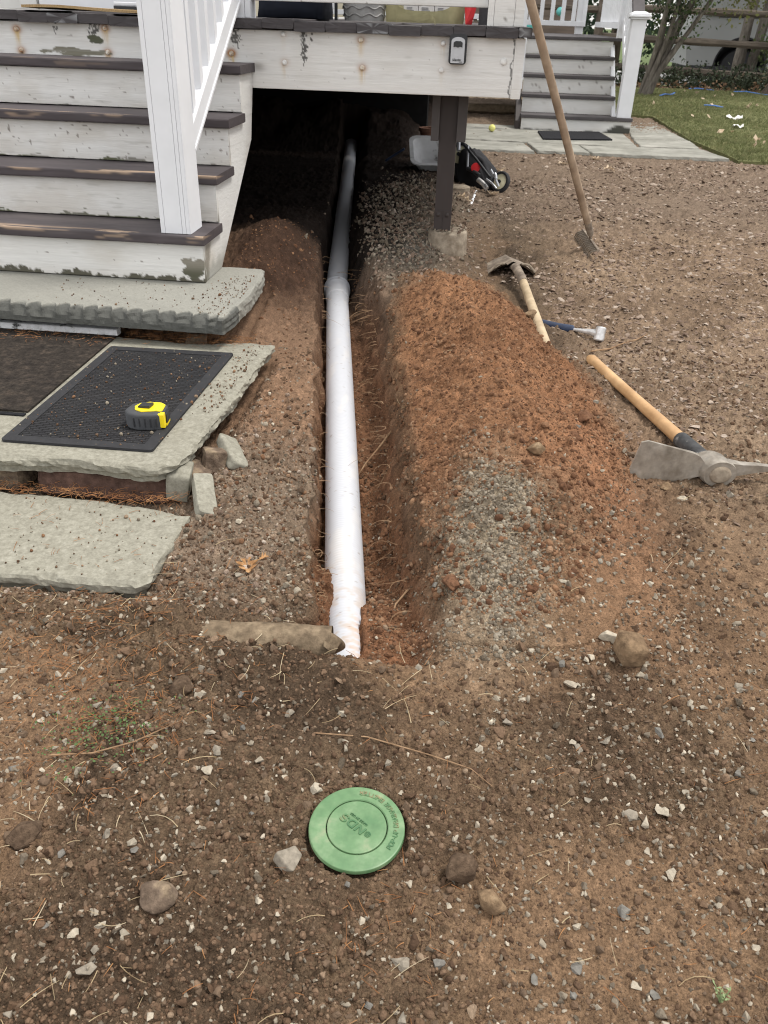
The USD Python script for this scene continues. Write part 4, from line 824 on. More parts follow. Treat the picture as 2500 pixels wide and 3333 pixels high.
A = math.radians(147); rd, ud = C(math.cos(A), math.sin(A)), C(-math.sin(A), math.cos(A))
o2 = C(-.001, .003)
pN = o2 + rd*.005 - ud*.004; text_on('NDS', .0145, (*pN, .0114), A, sx=1.25, skew=.15, bold=True)
pM = o2 + rd*.004 - ud*.0125; text_on('MADE IN USA', .0042, (*pM, .0114), A)
gl = o2 - rd*.0265 + ud*.002
gm_ = [lathe([(.0045, 0), (.0055, 0), (.0055, .0013), (.0045, .0013), (.0045, 0)], 24)] + [box(-.005, .005, y_-.0004, y_+.0004, 0, .0013, .0001) for y_ in (-.0026, 0, .0026)] + [box(x_-.0004, x_+.0004, -.005, .005, 0, .0012, .0001) for x_ in (-.0026, 0, .0026)]
obj('globe_emblem', put(put(cat_(gm_), frame_T(C(*gl, .0114), C(*rd, 0), C(*ud, 0), C(0, 0, 1))), LT), 'green_letters', cdk)
txt = 'POP-UP DRAINAGE EMITTER'; wd = dict(I=.45, M=1.15, W=1.2, **{' ': .5, '-': .55}); tot = sum(wd.get(c_, .9) for c_ in txt); pos = 0
letters = []
for c_ in txt:
    w = wd.get(c_, .9); mid = pos+w/2; pos += w
    if c_ == ' ': continue
    th = math.radians(-32+(126)*mid/tot); t = meshkit.text_mesh(c_, .0082, .0022, True); b = t.bounds; t.apply_translation([-(b[0, 0]+b[1, 0])/2, 0, 0])
    if c_ == '-': t.apply_scale([.7, 1, 1])
    o = C(.0715*math.cos(th), .0715*math.sin(th), .0103); ex_ = C(-math.sin(th), math.cos(th), 0); ey_ = C(-math.cos(th), -math.sin(th), 0)
    letters.append(put(put(t, frame_T(o, ex_, ey_, C(0, 0, 1))), LT))
obj('rim_lettering', cat_(letters), 'green_letters', fg)

# ------------------------------------------------------------------ tools
def handle(p0, p1, prof, n=24, ns=40, ell=1.0, bend=0):
    t = np.linspace(0, 1, ns); P = C(*p0)[None]*(1-t[:, None]) + C(*p1)[None]*t[:, None]; P[:, 2] += bend*np.sin(PI*t)
    return tube(P, np.interp(t, *zip(*prof)), n)
pk = thing('mattock', 'pick mattock with a broad worn steel blade and varnished wooden handle, lying on the yard', 'mattock')
O = C(.765, 2.205, .092); hdir = C(.483, 3.015, .117)-O; hl = np.linalg.norm(hdir); hdir /= hl
e1 = C(.995, .07, 0); e1 -= hdir*(e1@hdir)*.15; e1 /= np.linalg.norm(e1); e2 = C(0, 0, 1.); hn = np.cross(e1, e2); hn /= np.linalg.norm(hn)     # hn points away from the camera? e1 x up = -y
if hn[1] < 0: hn = -hn
mh = obj('handle', handle(O+hdir*.02, O+hdir*hl, [(0, .022), (.25, .021), (.6, .0185), (.9, .0195), (.97, .021), (.99, .019), (1, .012)]), 'wood_handle', pk, smooth=40)
obj('collar', handle(O+hdir*.03, O+hdir*.195, [(0, .029), (.3, .027), (.95, .025), (1, .0235)], ns=20), 'black_band', mh, smooth=40)
bl = [(-.03, .018), (-.055, .046), (-.075, .055), (-.15, .075), (-.215, .094), (-.235, .09), (-.262, -.030), (-.25, -.036), (-.15, -.042), (-.085, -.04), (-.055, -.02), (-.03, -.014)]
bt = []
for dz_ in (0, 1):
    for (a_, b_) in bl:
        th = .0035+.010*math.exp(-abs(a_+.03)/.05); cur = .012*((a_+.03)/.2)**2
        bt.append(O + e1*a_ + e2*b_ + hn*((dz_-.5)*2*th - cur))
n = len(bl); tri = trimesh.creation.triangulate_polygon(Polygon(bl), engine='earcut')
idx = np.array([int(np.argmin(np.linalg.norm(np.array(bl)-p, axis=1))) for p in tri[0]]); tf = idx[tri[1]]
sf = [[i, (i+1) % n, (i+1) % n+n, i+n] for i in range(n)]
m = trimesh.Trimesh(np.array(bt), np.vstack([tf, tf[:, ::-1]+n, quads(sf)]), process=False); m.fix_normals(); obj('blade', m, 'steel_dull', pk, smooth=30)
ring = [(.027, -.03), (.041, -.03), (.044, -.02), (.044, .03), (.04, .045), (.027, .048), (.027, -.03)]
m = lathe(ring[::-1], 36); m.vertices[:, 0] *= 1.15; m.fix_normals(); T = frame_T(O, e1, np.cross(hdir, e1)/np.linalg.norm(np.cross(hdir, e1)), hdir); put(m, T); obj('eye', m, 'steel_dull', pk, smooth=40)
m = lathe([(0, -.042), (.02, -.04), (.027, -.034), (.0295, -.02), (.029, .02), (0, .02)], 32); m.vertices[:, 0] *= 1.12; put(m, T); obj('handle_end', m, 'concrete', mh, smooth=40)
pt = []
for a_, hh_, ww, zz in ((.036, .024, .016, .006), (.075, .017, .012, .006), (.12, .012, .010, .010), (.165, .007, .008, .010), (.19, .002, .003, .008)):
    pt.append([O+e1*a_+e2*(zz+sy*hh_)+hn*(sx*ww-.0+.02*(a_/.19)**2*0) for sx, sy in ((-1, -1), (1, -1), (1, 1), (-1, 1))])
V = np.array(pt).reshape(-1, 3); F = [[r*4+i, r*4+(i+1) % 4, r*4+4+(i+1) % 4, r*4+4+i] for r in range(4) for i in range(4)] + [[0, 1, 2, 3], [19, 18, 17, 16]]
m = trimesh.Trimesh(V, quads(F), process=False); m.fix_normals(); obj('spike', m, 'steel_dull', pk)

sh = thing('shovel', 'shovel lying face down behind the heap, its pale wooden handle towards the viewer', 'shovel')
s0, s1 = C(.338, 2.985, .112), C(.254, 3.74, .19)
obj('handle', handle(s0, s1, [(0, .012), (.012, .0195), (.04, .021), (.5, .0195), (1, .018)]), 'wood_pale', sh, smooth=40)
pth = np.array([s1, s1+C(-.008, .05, .006), s1+C(-.018, .11, .013), s1+C(-.026, .17, .014), s1+C(-.034, .23, .008), s1+C(-.046, .33, -.02)])
obj('socket', tube(pth, [.0205, .0205, .02, .021, .018, .008], 20), 'steel_rust', sh, smooth=40)
gu, gv = np.meshgrid(np.linspace(-1, 1, 25), np.linspace(0, 1, 20), indexing='ij'); bd = C(-.11, .994, 0); bs_ = C(.994, .11, 0); bo = C(.215, 4.03, .142)
wv = .112*(1-.0*gv)*np.where(gv < .55, 1, np.sqrt(np.clip(1-((gv-.55)/.47)**2, .02, 1)))
arch = (.055*(1-np.abs(gu)**1.7)+.012*np.exp(-(gu/.15)**2))*(1-.55*gv) + .012*np.exp(-gv/.04)*(np.abs(gu) > .25)
bp_ = bo + gv[..., None]*.29*bd + (gu*wv)[..., None]*bs_ + arch[..., None]*C(0, 0, 1) + gv[..., None]*C(0, 0, .0)
V = bp_.reshape(-1, 3); ai, aj = np.meshgrid(np.arange(24), np.arange(19), indexing='ij'); fq = quads(np.stack([ai*20+aj, (ai+1)*20+aj, (ai+1)*20+aj+1, ai*20+aj+1], -1).reshape(-1, 4))
V2 = np.vstack([V, V-C(0, 0, .003)]); m = trimesh.Trimesh(V2, np.vstack([fq, fq[:, ::-1]+len(V)]), process=False); sb_ = obj('blade', m, 'steel_rust', sh, smooth=True)
for sx in (-1, 1):
    a_ = [bo + bs_*(sx*.04)+C(0, 0, .057), bo + bs_*(sx*.075)+C(0, -.004, .053), bo + bs_*(sx*.108)+C(0, 0, .02)]
    m = tube(a_, .006, 8); obj('step_edge', m, 'concrete', sb_, smooth=40)

hm = thing('club_hammer', 'club hammer with a bright steel head and blue rubber grip, lying under the shovel handle', 'hammer')
h0, h1, h2, h3 = C(.285, 3.395, .122), C(.449, 3.303, .129), C(.51, 3.27, .134), C(.54, 3.254, .134)
obj('grip', handle(h0, h1, [(0, .010), (.04, .0155), (.3, .017), (.6, .0145), (.97, .0165), (1, .009)], ns=30), 'blue_grip', hm, smooth=40)
obj('neck', tube([h1-(h2-h1)*.2, h1, (h1+h2)/2, h2, h3], [.007, .007, .0085, .012, .018], 14), 'steel_bright', hm, smooth=40)
hd = lathe([(0, -.034), (.022, -.034), (.0265, -.029), (.027, -.012), (.025, 0), (.027, .012), (.0265, .029), (.022, .034), (0, .034)], 16, (0, 0, 0)); put(hd, frame_T(C(.547, 3.25, .137), C(.9, -.42, .1)/np.linalg.norm([.9, -.42, .1]), np.cross(C(.1, .35, .93), C(.9, -.42, .1))*1.0, C(.1, .35, .93)/1.0))
hd = lathe([(0, -.034), (.022, -.034), (.0265, -.029), (.027, -.012), (.025, 0), (.027, .012), (.0265, .029), (.022, .034), (0, .034)], 16); hd.apply_transform(trimesh.geometry.align_vectors([0, 0, 1], C(.12, .4, .9)/np.linalg.norm([.12, .4, .9]))); hd.apply_scale(.82); hd.apply_translation((.547, 3.25, .134))
obj('head', hd, 'steel_bright', hm, smooth=30)

rk = thing('rake', 'garden rake standing on its steel head, its weathered wooden handle leaning against the deck corner', 'rake')
rA, rB = C(.622, 4.80, .212), C(.655, 4.36, .207); rn = (rA+rB)/2
Qp = C(.212, 4.028, 1.166); n0 = C(.63, 4.56, .245); dq = (Qp-n0)/np.linalg.norm(Qp-n0)
obj('handle', handle(n0, n0+dq*1.62, [(0, .0165), (.1, .0185), (.95, .0185), (1, .012)], ns=30), 'wood_grey', rk, smooth=40)
obj('ferrule', tube([rn+C(0, 0, 0), rn+C(-.004, -.004, .02), n0, n0+dq*.08], [.007, .009, .017, .0195], 16), 'steel_rust', rk, smooth=40)
m, _ = bar(rA, rB, .014, .012, .003); rb_ = obj('bar', m, 'steel_rust', rk)
for k in range(14):
    b0 = rA+(rB-rA)*(k+.3)/13.6; b1 = b0 + C(-.042, .06, -.057); mid = (b0+b1)/2+C(-.008, .012, .006)
    obj('tine', tube([b0, mid, b1], [.005, .0045, .0025], 8), 'steel_dull', rb_, smooth=50)

# ------------------------------------------------------------------ stone paving at the back right
pv = thing('stone_path', kind='structure'); data(pv, label='grey stone paving running past the porch steps')
def pave(poly, z1, th, seed):
    m = slab_mesh(poly, z1, th, seed, res=.05, rough=.01, layers=3, jag=.008); obj('paving_stone', m, 'bluestone_far', pv)
MAT('bluestone_far', rough=.9, spec=.2, var=.2, scale=9, colors=[(.25, (.17, .165, .14)), (.5, (.24, .235, .205)), (.75, (.31, .3, .265))], bump=.5, bscale=50, bdist=.004)
pave([(-.38, 7.92), (.50, 7.95), (.43, 8.5), (-.42, 8.56)], .215, .07, 1)
pave([(.53, 7.96), (.99, 7.97), (.93, 8.48), (.46, 8.5)], .222, .07, 2)
pave([(1.01, 7.975), (2.2, 8.0), (2.08, 8.57), (.95, 8.46)], .22, .075, 3)
pave([(-.45, 8.6), (1.49, 8.5), (1.5, 9.9), (-.5, 9.9)], .222, .06, 4)
pave([(1.52, 8.55), (2.07, 8.6), (2.1, 9.16), (1.53, 9.05)], .224, .06, 5)
pave([(1.54, 9.09), (2.09, 9.19), (2.05, 10.0), (1.6, 10.0)], .222, .06, 6)
pave([(1.6, 10.03), (2.05, 10.03), (2.02, 11.2), (1.6, 11.2)], .222, .06, 7)
obj('step_mat', prism(Polygon([(.62, 8.72), (1.30, 8.90), (1.24, 9.52), (.60, 9.36)]), .012, frame_T(C(0, 0, .2235), C(1, 0, 0), C(0, 1, 0), C(0, 0, 1))), 'rubber_dark', label='dark rubber mat lying on the stone paving before the porch steps', cat='mat')

# ------------------------------------------------------------------ lawn
lw = Polygon([(2.24, 7.86), (2.6, 7.93), (4, 8.1), (9, 8.4), (9, 15.6), (1.6, 15.6), (1.62, 11.3), (2.06, 11.2), (2.1, 9.2), (2.24, 8.1)])
m = prism(lw, .045).subdivide_to_size(.35, max_iter=12); v = m.vertices.copy(); v[:, 2] += base(v[:, 1])-.012 + .02*(fbm(np.column_stack([v[:, 0]*1.2, v[:, 1]*1.2, v[:, 0]*0]), 2, 3)-.5)
obj('lawn', (v, m.faces), 'lawn', kind='structure')
obj('verge', prism(Polygon([(-40, 17.0), (60, 17.0), (60, 17.6), (-40, 17.6)]), .05, frame_T(C(0, 0, .2), C(1, 0, 0), C(0, 1, 0), C(0, 0, 1))), 'lawn', kind='structure')
obj('road', (np.array([[-60, 17.6, .16], [60, 17.6, .16], [60, 24, .16], [-60, 24, .16]], float), np.array([[0, 1, 2, 3]])), 'road', kind='structure')
obj('far_verge', (np.array([[-80, 24, .2], [80, 24, .2], [80, 200, .2], [-80, 200, .2]], float), np.array([[0, 1, 2, 3]])), 'verge', kind='structure')

# point instancers: what nobody could count
def instancer(name, protos, mats, pos, size, rots=None, label=None, cat=None, seed=1):
    r = np.random.default_rng(seed); n = len(pos); p = '/World/' + numbered('/World', name)
    pi = UsdGeom.PointInstancer.Define(stage, p); data(pi.GetPrim(), kind='stuff', label=label, category=cat)
    paths = []
    for k, pm in enumerate(protos):
        pp_ = f'{p}/piece' + (f'_{k:03d}' if k else ''); usdkit.mesh(stage, pp_, pm, '/World/Looks/' + mats[k % len(mats)], False); paths.append(pp_)
    pi.CreatePrototypesRel().SetTargets(paths)
    pi.CreateProtoIndicesAttr(Vt.IntArray.FromNumpy(r.integers(0, len(protos), n).astype(np.int32)))
    pi.CreatePositionsAttr(Vt.Vec3fArray.FromNumpy(np.asarray(pos, np.float32)))
    s = np.asarray(size, np.float32); s = np.repeat(s[:, None], 3, 1) if s.ndim == 1 else s
    pi.CreateScalesAttr(Vt.Vec3fArray.FromNumpy(s))
    if rots is None:
        q = r.normal(size=(n, 4)); q /= np.linalg.norm(q, axis=1, keepdims=True)
    else:
        a = np.asarray(rots)/2; tl_ = r.normal(0, .12, (n, 2)); q = np.stack([np.cos(a), tl_[:, 0], tl_[:, 1], np.sin(a)], 1); q /= np.linalg.norm(q, axis=1, keepdims=True)
    pi.CreateOrientationsAttr(Vt.QuathArray([Gf.Quath(float(w), float(x), float(y), float(z)) for w, x, y, z in q]))
def blade_tuft(seed, h=1.0, n=7):
    r = np.random.default_rng(seed); V, F = [], []
    for k in range(n):
        a = r.uniform(0, 6.28); o = r.normal(0, .25, 2)*h; l = h*r.uniform(.6, 1.15); lean = r.uniform(.1, .7)*l; w = .05*h; d = C(math.cos(a), math.sin(a)); pn = C(-d[1], d[0])*w
        b = len(V); V += [[*(o-pn), 0], [*(o+pn), 0], [*(o+d*lean*.35+pn*.7), l*.6], [*(o+d*lean*.35-pn*.7), l*.6], [*(o+d*lean), l*.95]]; F += [[b, b+1, b+2], [b, b+2, b+3], [b+3, b+2, b+4]]
    return trimesh.Trimesh(np.array(V), np.array(F), process=False)
r = np.random.default_rng(5); pts = []
while len(pts) < 26000:
    yy = 7.9*np.exp(r.uniform(0, math.log(15.5/7.9), 4000)); xx = r.uniform(1.6, 6.6, 4000); k = (xx < .42*yy+.2)
    for a_, b_ in zip(xx[k], yy[k]):
        if lw.contains(Point(a_, b_)): pts.append((a_, b_, base(b_)+.03))
pts = np.array(pts[:26000]); instancer('lawn_grass', [blade_tuft(k) for k in range(5)], ['grass'], pts, r.uniform(.018, .036, len(pts)), r.uniform(0, 6.28, len(pts)), label='short mown green grass of the lawn', cat='grass')

# ------------------------------------------------------------------ trees, fence, van
def leaf_cloud(cent, spread, n, size, seed, flat=.6):
    r = np.random.default_rng(seed); cent = np.asarray(cent, float); k = r.integers(0, len(cent), n)
    p = cent[k] + r.normal(size=(n, 3))*np.asarray(spread)[..., None][k] if np.ndim(spread) else cent[k] + r.normal(size=(n, 3))*spread
    a = r.normal(size=(n, 3)); a /= np.linalg.norm(a, axis=1, keepdims=True); b = r.normal(size=(n, 3)); b -= a*(a*b).sum(1, keepdims=True); b /= np.linalg.norm(b, axis=1, keepdims=True)
    s = size*r.uniform(.5, 1.4, (n, 1)); V = np.stack([p-a*s, p+b*s*flat, p+a*s, p-b*s*flat], 1).reshape(-1, 3); i = np.arange(n)*4
    return trimesh.Trimesh(V, np.vstack([np.stack([i, i+1, i+2], 1), np.stack([i, i+2, i+3], 1)]), process=False)
def wob_tube(p0, p1, r0, r1, seed, wob=.05, n=14, sides=9):
    t = np.linspace(0, 1, n); P = C(*p0)*(1-t[:, None]) + C(*p1)*t[:, None]; L = np.linalg.norm(C(*p1)-C(*p0))
    r = np.random.default_rng(abs(seed)); ph = r.uniform(0, 6.28, 4); P[:, 0] += wob*L*np.sin(t*5+ph[0])*t; P[:, 1] += wob*L*np.sin(t*4+ph[1])*t
    return tube(P, r0*(1-t)+r1*t + .08*r0*np.sin(t*17+ph[2]), sides)
shb = thing('conifer_shrub', 'leaning many stemmed conifer shrub behind the capped newel at the edge of the lawn', 'shrub')
B = C(2.40, 14.2, .25); ends = [(3.05, 14.3, 2.2), (3.3, 14.4, 2.4), (2.75, 14.0, 2.3), (2.95, 14.1, 2.6), (2.6, 14.3, 2.1), (3.5, 14.2, 2.3)]; cl = []
for k, e in enumerate(ends):
    obj('stem', wob_tube(B+C(.05*math.sin(k*2), .05*math.cos(k*3), -.05), e, [.075, .06, .045, .04, .035, .05][k], .016, k), 'bark_light', shb)
    for t in np.linspace(.5, 1.05, 7): cl.append(B+(C(*e)-B)*t+np.random.default_rng(k*10+int(t*9)).normal(0, .1, 3))
for k in range(16):
    a = np.random.default_rng(90+k); p = cl[a.integers(0, len(cl))]; obj('twig', wob_tube(p, p+a.normal(0, .25, 3)+C(0, 0, .2), .012, .004, k, n=6, sides=5), 'bark_light', shb)
obj('crown', leaf_cloud(cl, .13, 2600, .026, 1), 'foliage', shb)
obj('gold_crown', leaf_cloud([(3.45, 14.1, 1.75), (3.7, 14.2, 1.6), (3.3, 14.2, 2.0), (3.6, 14.3, 2.1), (3.95, 14.4, 2.0), (2.75, 14.1, 1.9)], .17, 1800, .028, 2), 'foliage_gold', shb)
tt = thing('twin_tree', 'two bare upright tree trunks growing close together behind the middle of the rail fence', 'tree')
for k, (xb, xt, rr1) in enumerate(((4.52, 4.60, .10), (4.72, 4.98, .095))):
    obj('trunk', wob_tube((xb, 17.3, .2), (xt, 17.35, 3.6), rr1, .075, 40+k, .012), 'bark_light', tt)
obj('crown', leaf_cloud([(5.3, 17.2, 1.7), (5.4, 17.1, 1.95), (5.2, 17.3, 2.2), (5.45, 17.2, 2.4), (5.0, 17.2, 3.2), (4.4, 17.3, 3.3), (5.1, 17.1, 1.0), (4.95, 17.1, .85)], .16, 1800, .035, 3), 'foliage', tt)
bt_ = thing('old_tree', 'thick furrowed tree trunk at the right edge of the lawn', 'tree')
obj('trunk', tube([(4.75, 15.2, .1), (4.78, 15.2, .35), (4.88, 15.2, .7), (4.98, 15.2, 1.3), (5.05, 15.2, 3.0)], [.44, .30, .235, .215, .2], 22), 'bark', bt_, smooth=50)
obj('crown', leaf_cloud([(5.0, 15.2, 3.2), (5.4, 15.3, 3.6), (4.6, 15.0, 3.7), (5.0, 15.5, 4.2)], .3, 1500, .05, 5), 'foliage', bt_)
fn = thing('rail_fence', 'weathered three rail split timber fence along the far edge of the lawn', 'fence')
for k, (z0, z1) in enumerate(((.55, .50), (.99, .95), (1.42, 1.40))):
    for a_, b_ in ((-1.0, 1.85), (1.9, 4.85), (4.95, 8.2)):
        m = wob_tube((a_, 16.5, z0+.02), (b_, 16.5, z1), .055, .05, k+int(a_*7), .006, 16, 7); m.vertices[:, 2] = (m.vertices[:, 2]-z0)*1.1+z0; obj('rail', m, 'rail_wood', fn)
for xp in (-1.05, 1.87, 4.9, 8.3): obj('fence_post', wob_tube((xp, 16.5, .1), (xp+.02, 16.5, 1.62), .085, .075, int(xp*9), .01, 8, 8), 'rail_wood', fn)
yu = thing('yucca', 'spiky yucca plant with sword shaped leaves behind the rail fence', 'plant'); r = np.random.default_rng(8)
for k in range(34):
    a = r.uniform(0, 6.28); e = r.uniform(.15, 1.3); L = r.uniform(.35, .55); d = C(math.cos(a)*math.cos(e), math.sin(a)*math.cos(e), math.sin(e)); s_ = np.cross(d, [0, 0, 1]); s_ /= np.linalg.norm(s_); o = C(4.82, 17.0, .28)
    V = [o-s_*.02, o+s_*.02, o+d*L*.6+s_*.022, o+d*L*.6-s_*.022, o+d*L-C(0, 0, .05)]; obj('leaf', trimesh.Trimesh(np.array(V), [[0, 1, 2], [0, 2, 3], [3, 2, 4]], process=False), 'yucca', yu)
gc = leaf_cloud(np.column_stack([r.uniform(1.5, 8, 260), r.uniform(15.7, 16.9, 260), r.uniform(.33, .5, 260)]), .09, 9000, .03, 9); obj('groundcover', gc, 'groundcover', kind='stuff', label='dark leafy groundcover under the rail fence', cat='groundcover')
lt_ = leaf_cloud(np.column_stack([r.uniform(1.5, 8, 120), r.uniform(15.35, 15.7, 120), np.full(120, .30)]), .06, 1500, .03, 10); obj('leaf_litter', lt_, 'leaf_litter', kind='stuff', label='brown leaf litter between lawn and groundcover', cat='leaf litter')
# van
vn = thing('van', 'large pale grey van parked on the road behind the rail fence, seen from the side', 'van')
side = Polygon([(3.86, .55), (3.80, .9), (3.83, 1.6), (4.0, 2.1), (4.35, 2.75), (9.6, 2.8), (9.7, .55)]).difference(Point(4.86, .56).buffer(.50)).difference(Point(8.4, .56).buffer(.50))
m = prism(side, 1.95); V = np.column_stack([m.vertices[:, 0], 18.5+m.vertices[:, 2], m.vertices[:, 1]]); mm = trimesh.Trimesh(V, m.faces, process=False); mm.fix_normals(); vb_ = obj('body', mm, 'van_paint', vn)
for zz, hh in ((.92, .05), (1.38, .025), (1.78, .02), (2.15, .02)): obj('side_moulding', box(4.05, 9.6, 18.475, 18.499, zz, zz+hh, .006), 'van_paint' if zz > 1.3 else 'paint_far', vb_)
obj('door_gap', box(4.3, 9.6, 18.492, 18.499, 1.36, 1.372, .001), 'van_dark', vb_); obj('sill_trim', box(3.95, 9.6, 18.47, 18.499, .5, .56, .005), 'van_dark', vn)
obj('underbody', box(3.95, 9.6, 18.7, 20.3, .36, .549, .005), 'van_dark', vn)
for xw_ in (4.86, 8.4):
    w = lathe([(0, -.1), (.16, -.1), (.2, -.115), (.33, -.11), (.35, -.08), (.35, .1), (0, .1)], 32, (xw_, 18.72, .51), (0, 1, 0)); obj('wheel', w, 'van_dark', vn, smooth=40)
    obj('arch_liner', lathe([(.495, 0), (.495, .5), (.47, .5), (.47, 0), (.495, 0)], 36, (xw_, 18.51, .56), (0, 1, 0)), 'van_dark', vn); obj('arch_back', lathe([(0, 0), (.49, 0), (.49, .02), (0, .02)], 36, (xw_, 18.95, .56), (0, 1, 0)), 'van_dark', vn)
# backdrop trees
for k, (x, y, h, rr1, lab) in enumerate(((1.6, 23.5, 7, 1.3, 'dark evergreen tree beyond the road, seen through the porch balusters'), (3.4, 25.5, 8, 1.6, 'tall dark evergreen beyond the road, behind the leaning shrub'), (6.2, 27, 9, 2.0, 'broad dark evergreen beyond the road, behind the van'), (9.5, 27, 9, 2.2, 'dark evergreen beyond the road at the far right'), (-1.6, 26, 8, 2.0, 'dark evergreen beyond the road, behind the white deck'))):
    t_ = thing('evergreen_tree', lab, 'tree'); obj('trunk', wob_tube((x, y, .1), (x, y, h*.9), .16, .04, k, .01), 'bark', t_)
    r = np.random.default_rng(60+k); z = r.uniform(.05, 1, 90); a = r.uniform(0, 6.28, 90); rad = rr1*(1-z)**.8*r.uniform(.45, 1, 90)
    obj('crown', leaf_cloud(np.column_stack([x+rad*np.cos(a), y+rad*np.sin(a), .3+z*h]), .24, 5200, .075, 70+k), 'foliage_dark', t_)
# blue tape and scraps on the lawn
for k, (pts_, lab) in enumerate(([[(2.62, 13.9), (2.72, 14.1), (2.86, 14.3), (2.93, 14.45)], 'short blue tape strip on the lawn beside the conifer shrub'], [[(4.0, 15.2), (4.2, 15.22), (4.4, 15.0), (4.75, 14.3)], 'long blue tape strip on the lawn before the old tree'], [[(3.35, 15.45), (3.5, 15.5), (3.75, 15.45)], 'thin blue tape strip along the far edge of the lawn'], [[(3.0, 12.7), (3.1, 12.6), (3.22, 12.6)], 'small blue tape scrap in the middle of the lawn'])):
    P = np.array([(a_, b_, float(base(b_))+.05+.02*math.sin(i_*2.3)) for i_, (a_, b_) in enumerate(pts_)]); m = tube(P, .016, 6); m.vertices[:, 2] = (m.vertices[:, 2]-m.vertices[:, 2].mean())*.5+m.vertices[:, 2].mean(); obj('blue_tape', m, 'blue_tape', label=lab, cat='tape')
for k, (x, y, lab) in enumerate(((3.03, 11.25, 'larger white paper scrap on the lawn'), (2.84, 10.3, 'smaller white paper scrap on the lawn nearer the paving'))):
    r = np.random.default_rng(k); g = np.array([[a_, b_] for a_ in np.linspace(-.09, .09, 6) for b_ in np.linspace(-.05, .05, 4)]); V = np.column_stack([x+g[:, 0]*(1-.35*k), y+g[:, 1], base(y)+.055+.02*r.normal(size=24)]); f = [[i*4+j, (i+1)*4+j, (i+1)*4+j+1, i*4+j+1] for i in range(5) for j in range(3)]; obj('paper_scrap', (V, np.array(f)), 'paper', label=lab, cat='paper')
bt2 = thing('slat_screen', 'brown grey horizontal board screen seen through the porch balusters', 'screen')
for k in range(6): obj('slat', box(-.3, 1.35, 14.6, 14.63, 1.02+k*.2, 1.02+k*.2+[.15, .13, .17][k % 3], .003), 'slat_brown', bt2)
for xx in (-.2, .55, 1.3): obj('screen_post', box(xx-.03, xx+.03, 14.64, 14.7, .2, 2.3, .003), 'slat_brown', bt2)
for x_, z_, lab in ((1.05, 1.33, 'turquoise glass ball hanging higher before the brown board screen'), (.62, 1.14, 'turquoise glass ball low before the brown board screen')):
    obj('glass_ball', trimesh.creation.icosphere(3, .06).apply_translation((x_, 14.35, z_)), 'turquoise', smooth=True, label=lab, cat='glass ball')
# bed with log edging behind, between deck and porch
obj('edging_log', wob_tube((-2.2, 11.05, .27), (.44, 10.95, .29), .06, .05, 3, .006), 'log', label='bark covered log lying as edging under the back porch', cat='log')
obj('tennis_ball', trimesh.creation.icosphere(3, .034).apply_translation((.127, 9.2, .258)), 'ball', smooth=True, label='yellow ball lying on the paving left of the porch steps', cat='ball')

# ------------------------------------------------------------------ things on the deck, seen under the rail
X = lambda px, y: (-1.064+(px-746)*.00127)*y/4.05
ng = hull([(X(815, 4.7), 4.6, DZ+.002), (X(1030, 4.7), 4.6, DZ+.002), (X(815, 4.7), 5.0, DZ+.002), (X(1030, 4.7), 5.0, DZ+.002), (X(825, 4.7), 4.62, DZ+.4), (X(1015, 4.7), 4.62, DZ+.4), (X(825, 4.7), 4.95, DZ+.4), (X(1015, 4.7), 4.95, DZ+.4)]).subdivide().subdivide().subdivide()
ng.vertices += ng.vertex_normals*(.06*(fbm(ng.vertices*7, 3, 3)-.5))[:, None]; ng.vertices[:, 2] = np.maximum(ng.vertices[:, 2], DZ+.004)
obj('navy_bag', ng, 'navy', smooth=True, label='dark navy fabric bag standing on the deck behind the railing', cat='bag')
pl = thing('planter', 'light grey round planter with raised wavy ribs standing on the deck', 'planter'); pcx, pcy = (X(1100, 4.75)+X(1232, 4.75))/2, 4.78
pt_ = obj('pot', lathe([(0, .004), (.098, .004), (.102, .02), (.135, .34), (.142, .34), (.142, .36), (.125, .36), (.1, .05), (0, .05)], 48, (pcx, pcy, DZ)), 'planter', pl, smooth=40)
for k in range(10):
    z0 = .03+k*.032; a = np.linspace(PI, 2*PI, 60); rad = .1025+.033*z0/.34; obj('wavy_rib', tube(np.column_stack([pcx+rad*np.cos(a), pcy+rad*np.sin(a), DZ+z0+.006*np.sin(a*9+k)]), .003, 6), 'planter', pt_, smooth=True)
obj('black_pole', tube([(X(1070, 4.7), 4.72, DZ+.004), (X(1070, 4.7), 4.72, DZ+.9)], .008, 10), 'black_plastic', label='thin black pole standing on the deck between navy bag and planter', cat='pole', smooth=40)
cv = thing('canvas_bag', 'open cream canvas bag with drooping handle, holding white cartons, on the deck', 'bag')
x0_, x1_ = X(1238, 4.75), X(1500, 4.75); gu, gv = np.meshgrid(np.linspace(0, 2*PI, 50, endpoint=False), np.linspace(0, 1, 8), indexing='ij')
bx_ = (x0_+x1_)/2+(x1_-x0_)/2*np.sign(np.cos(gu))*np.abs(np.cos(gu))**.5*(1+.1*gv); by_ = 4.85+.13*np.sign(np.sin(gu))*np.abs(np.sin(gu))**.6; bz_ = DZ+.004+gv*(.05+.16*np.abs(np.cos(gu))**2)
V = np.stack([bx_, by_, bz_], -1).reshape(-1, 3); i_, j_ = np.meshgrid(np.arange(50), np.arange(7), indexing='ij'); F = np.stack([i_*8+j_, ((i_+1) % 50)*8+j_, ((i_+1) % 50)*8+j_+1, i_*8+j_+1], -1).reshape(-1, 4)
obj('sides', (V, F), 'canvas', cv, smooth=True)
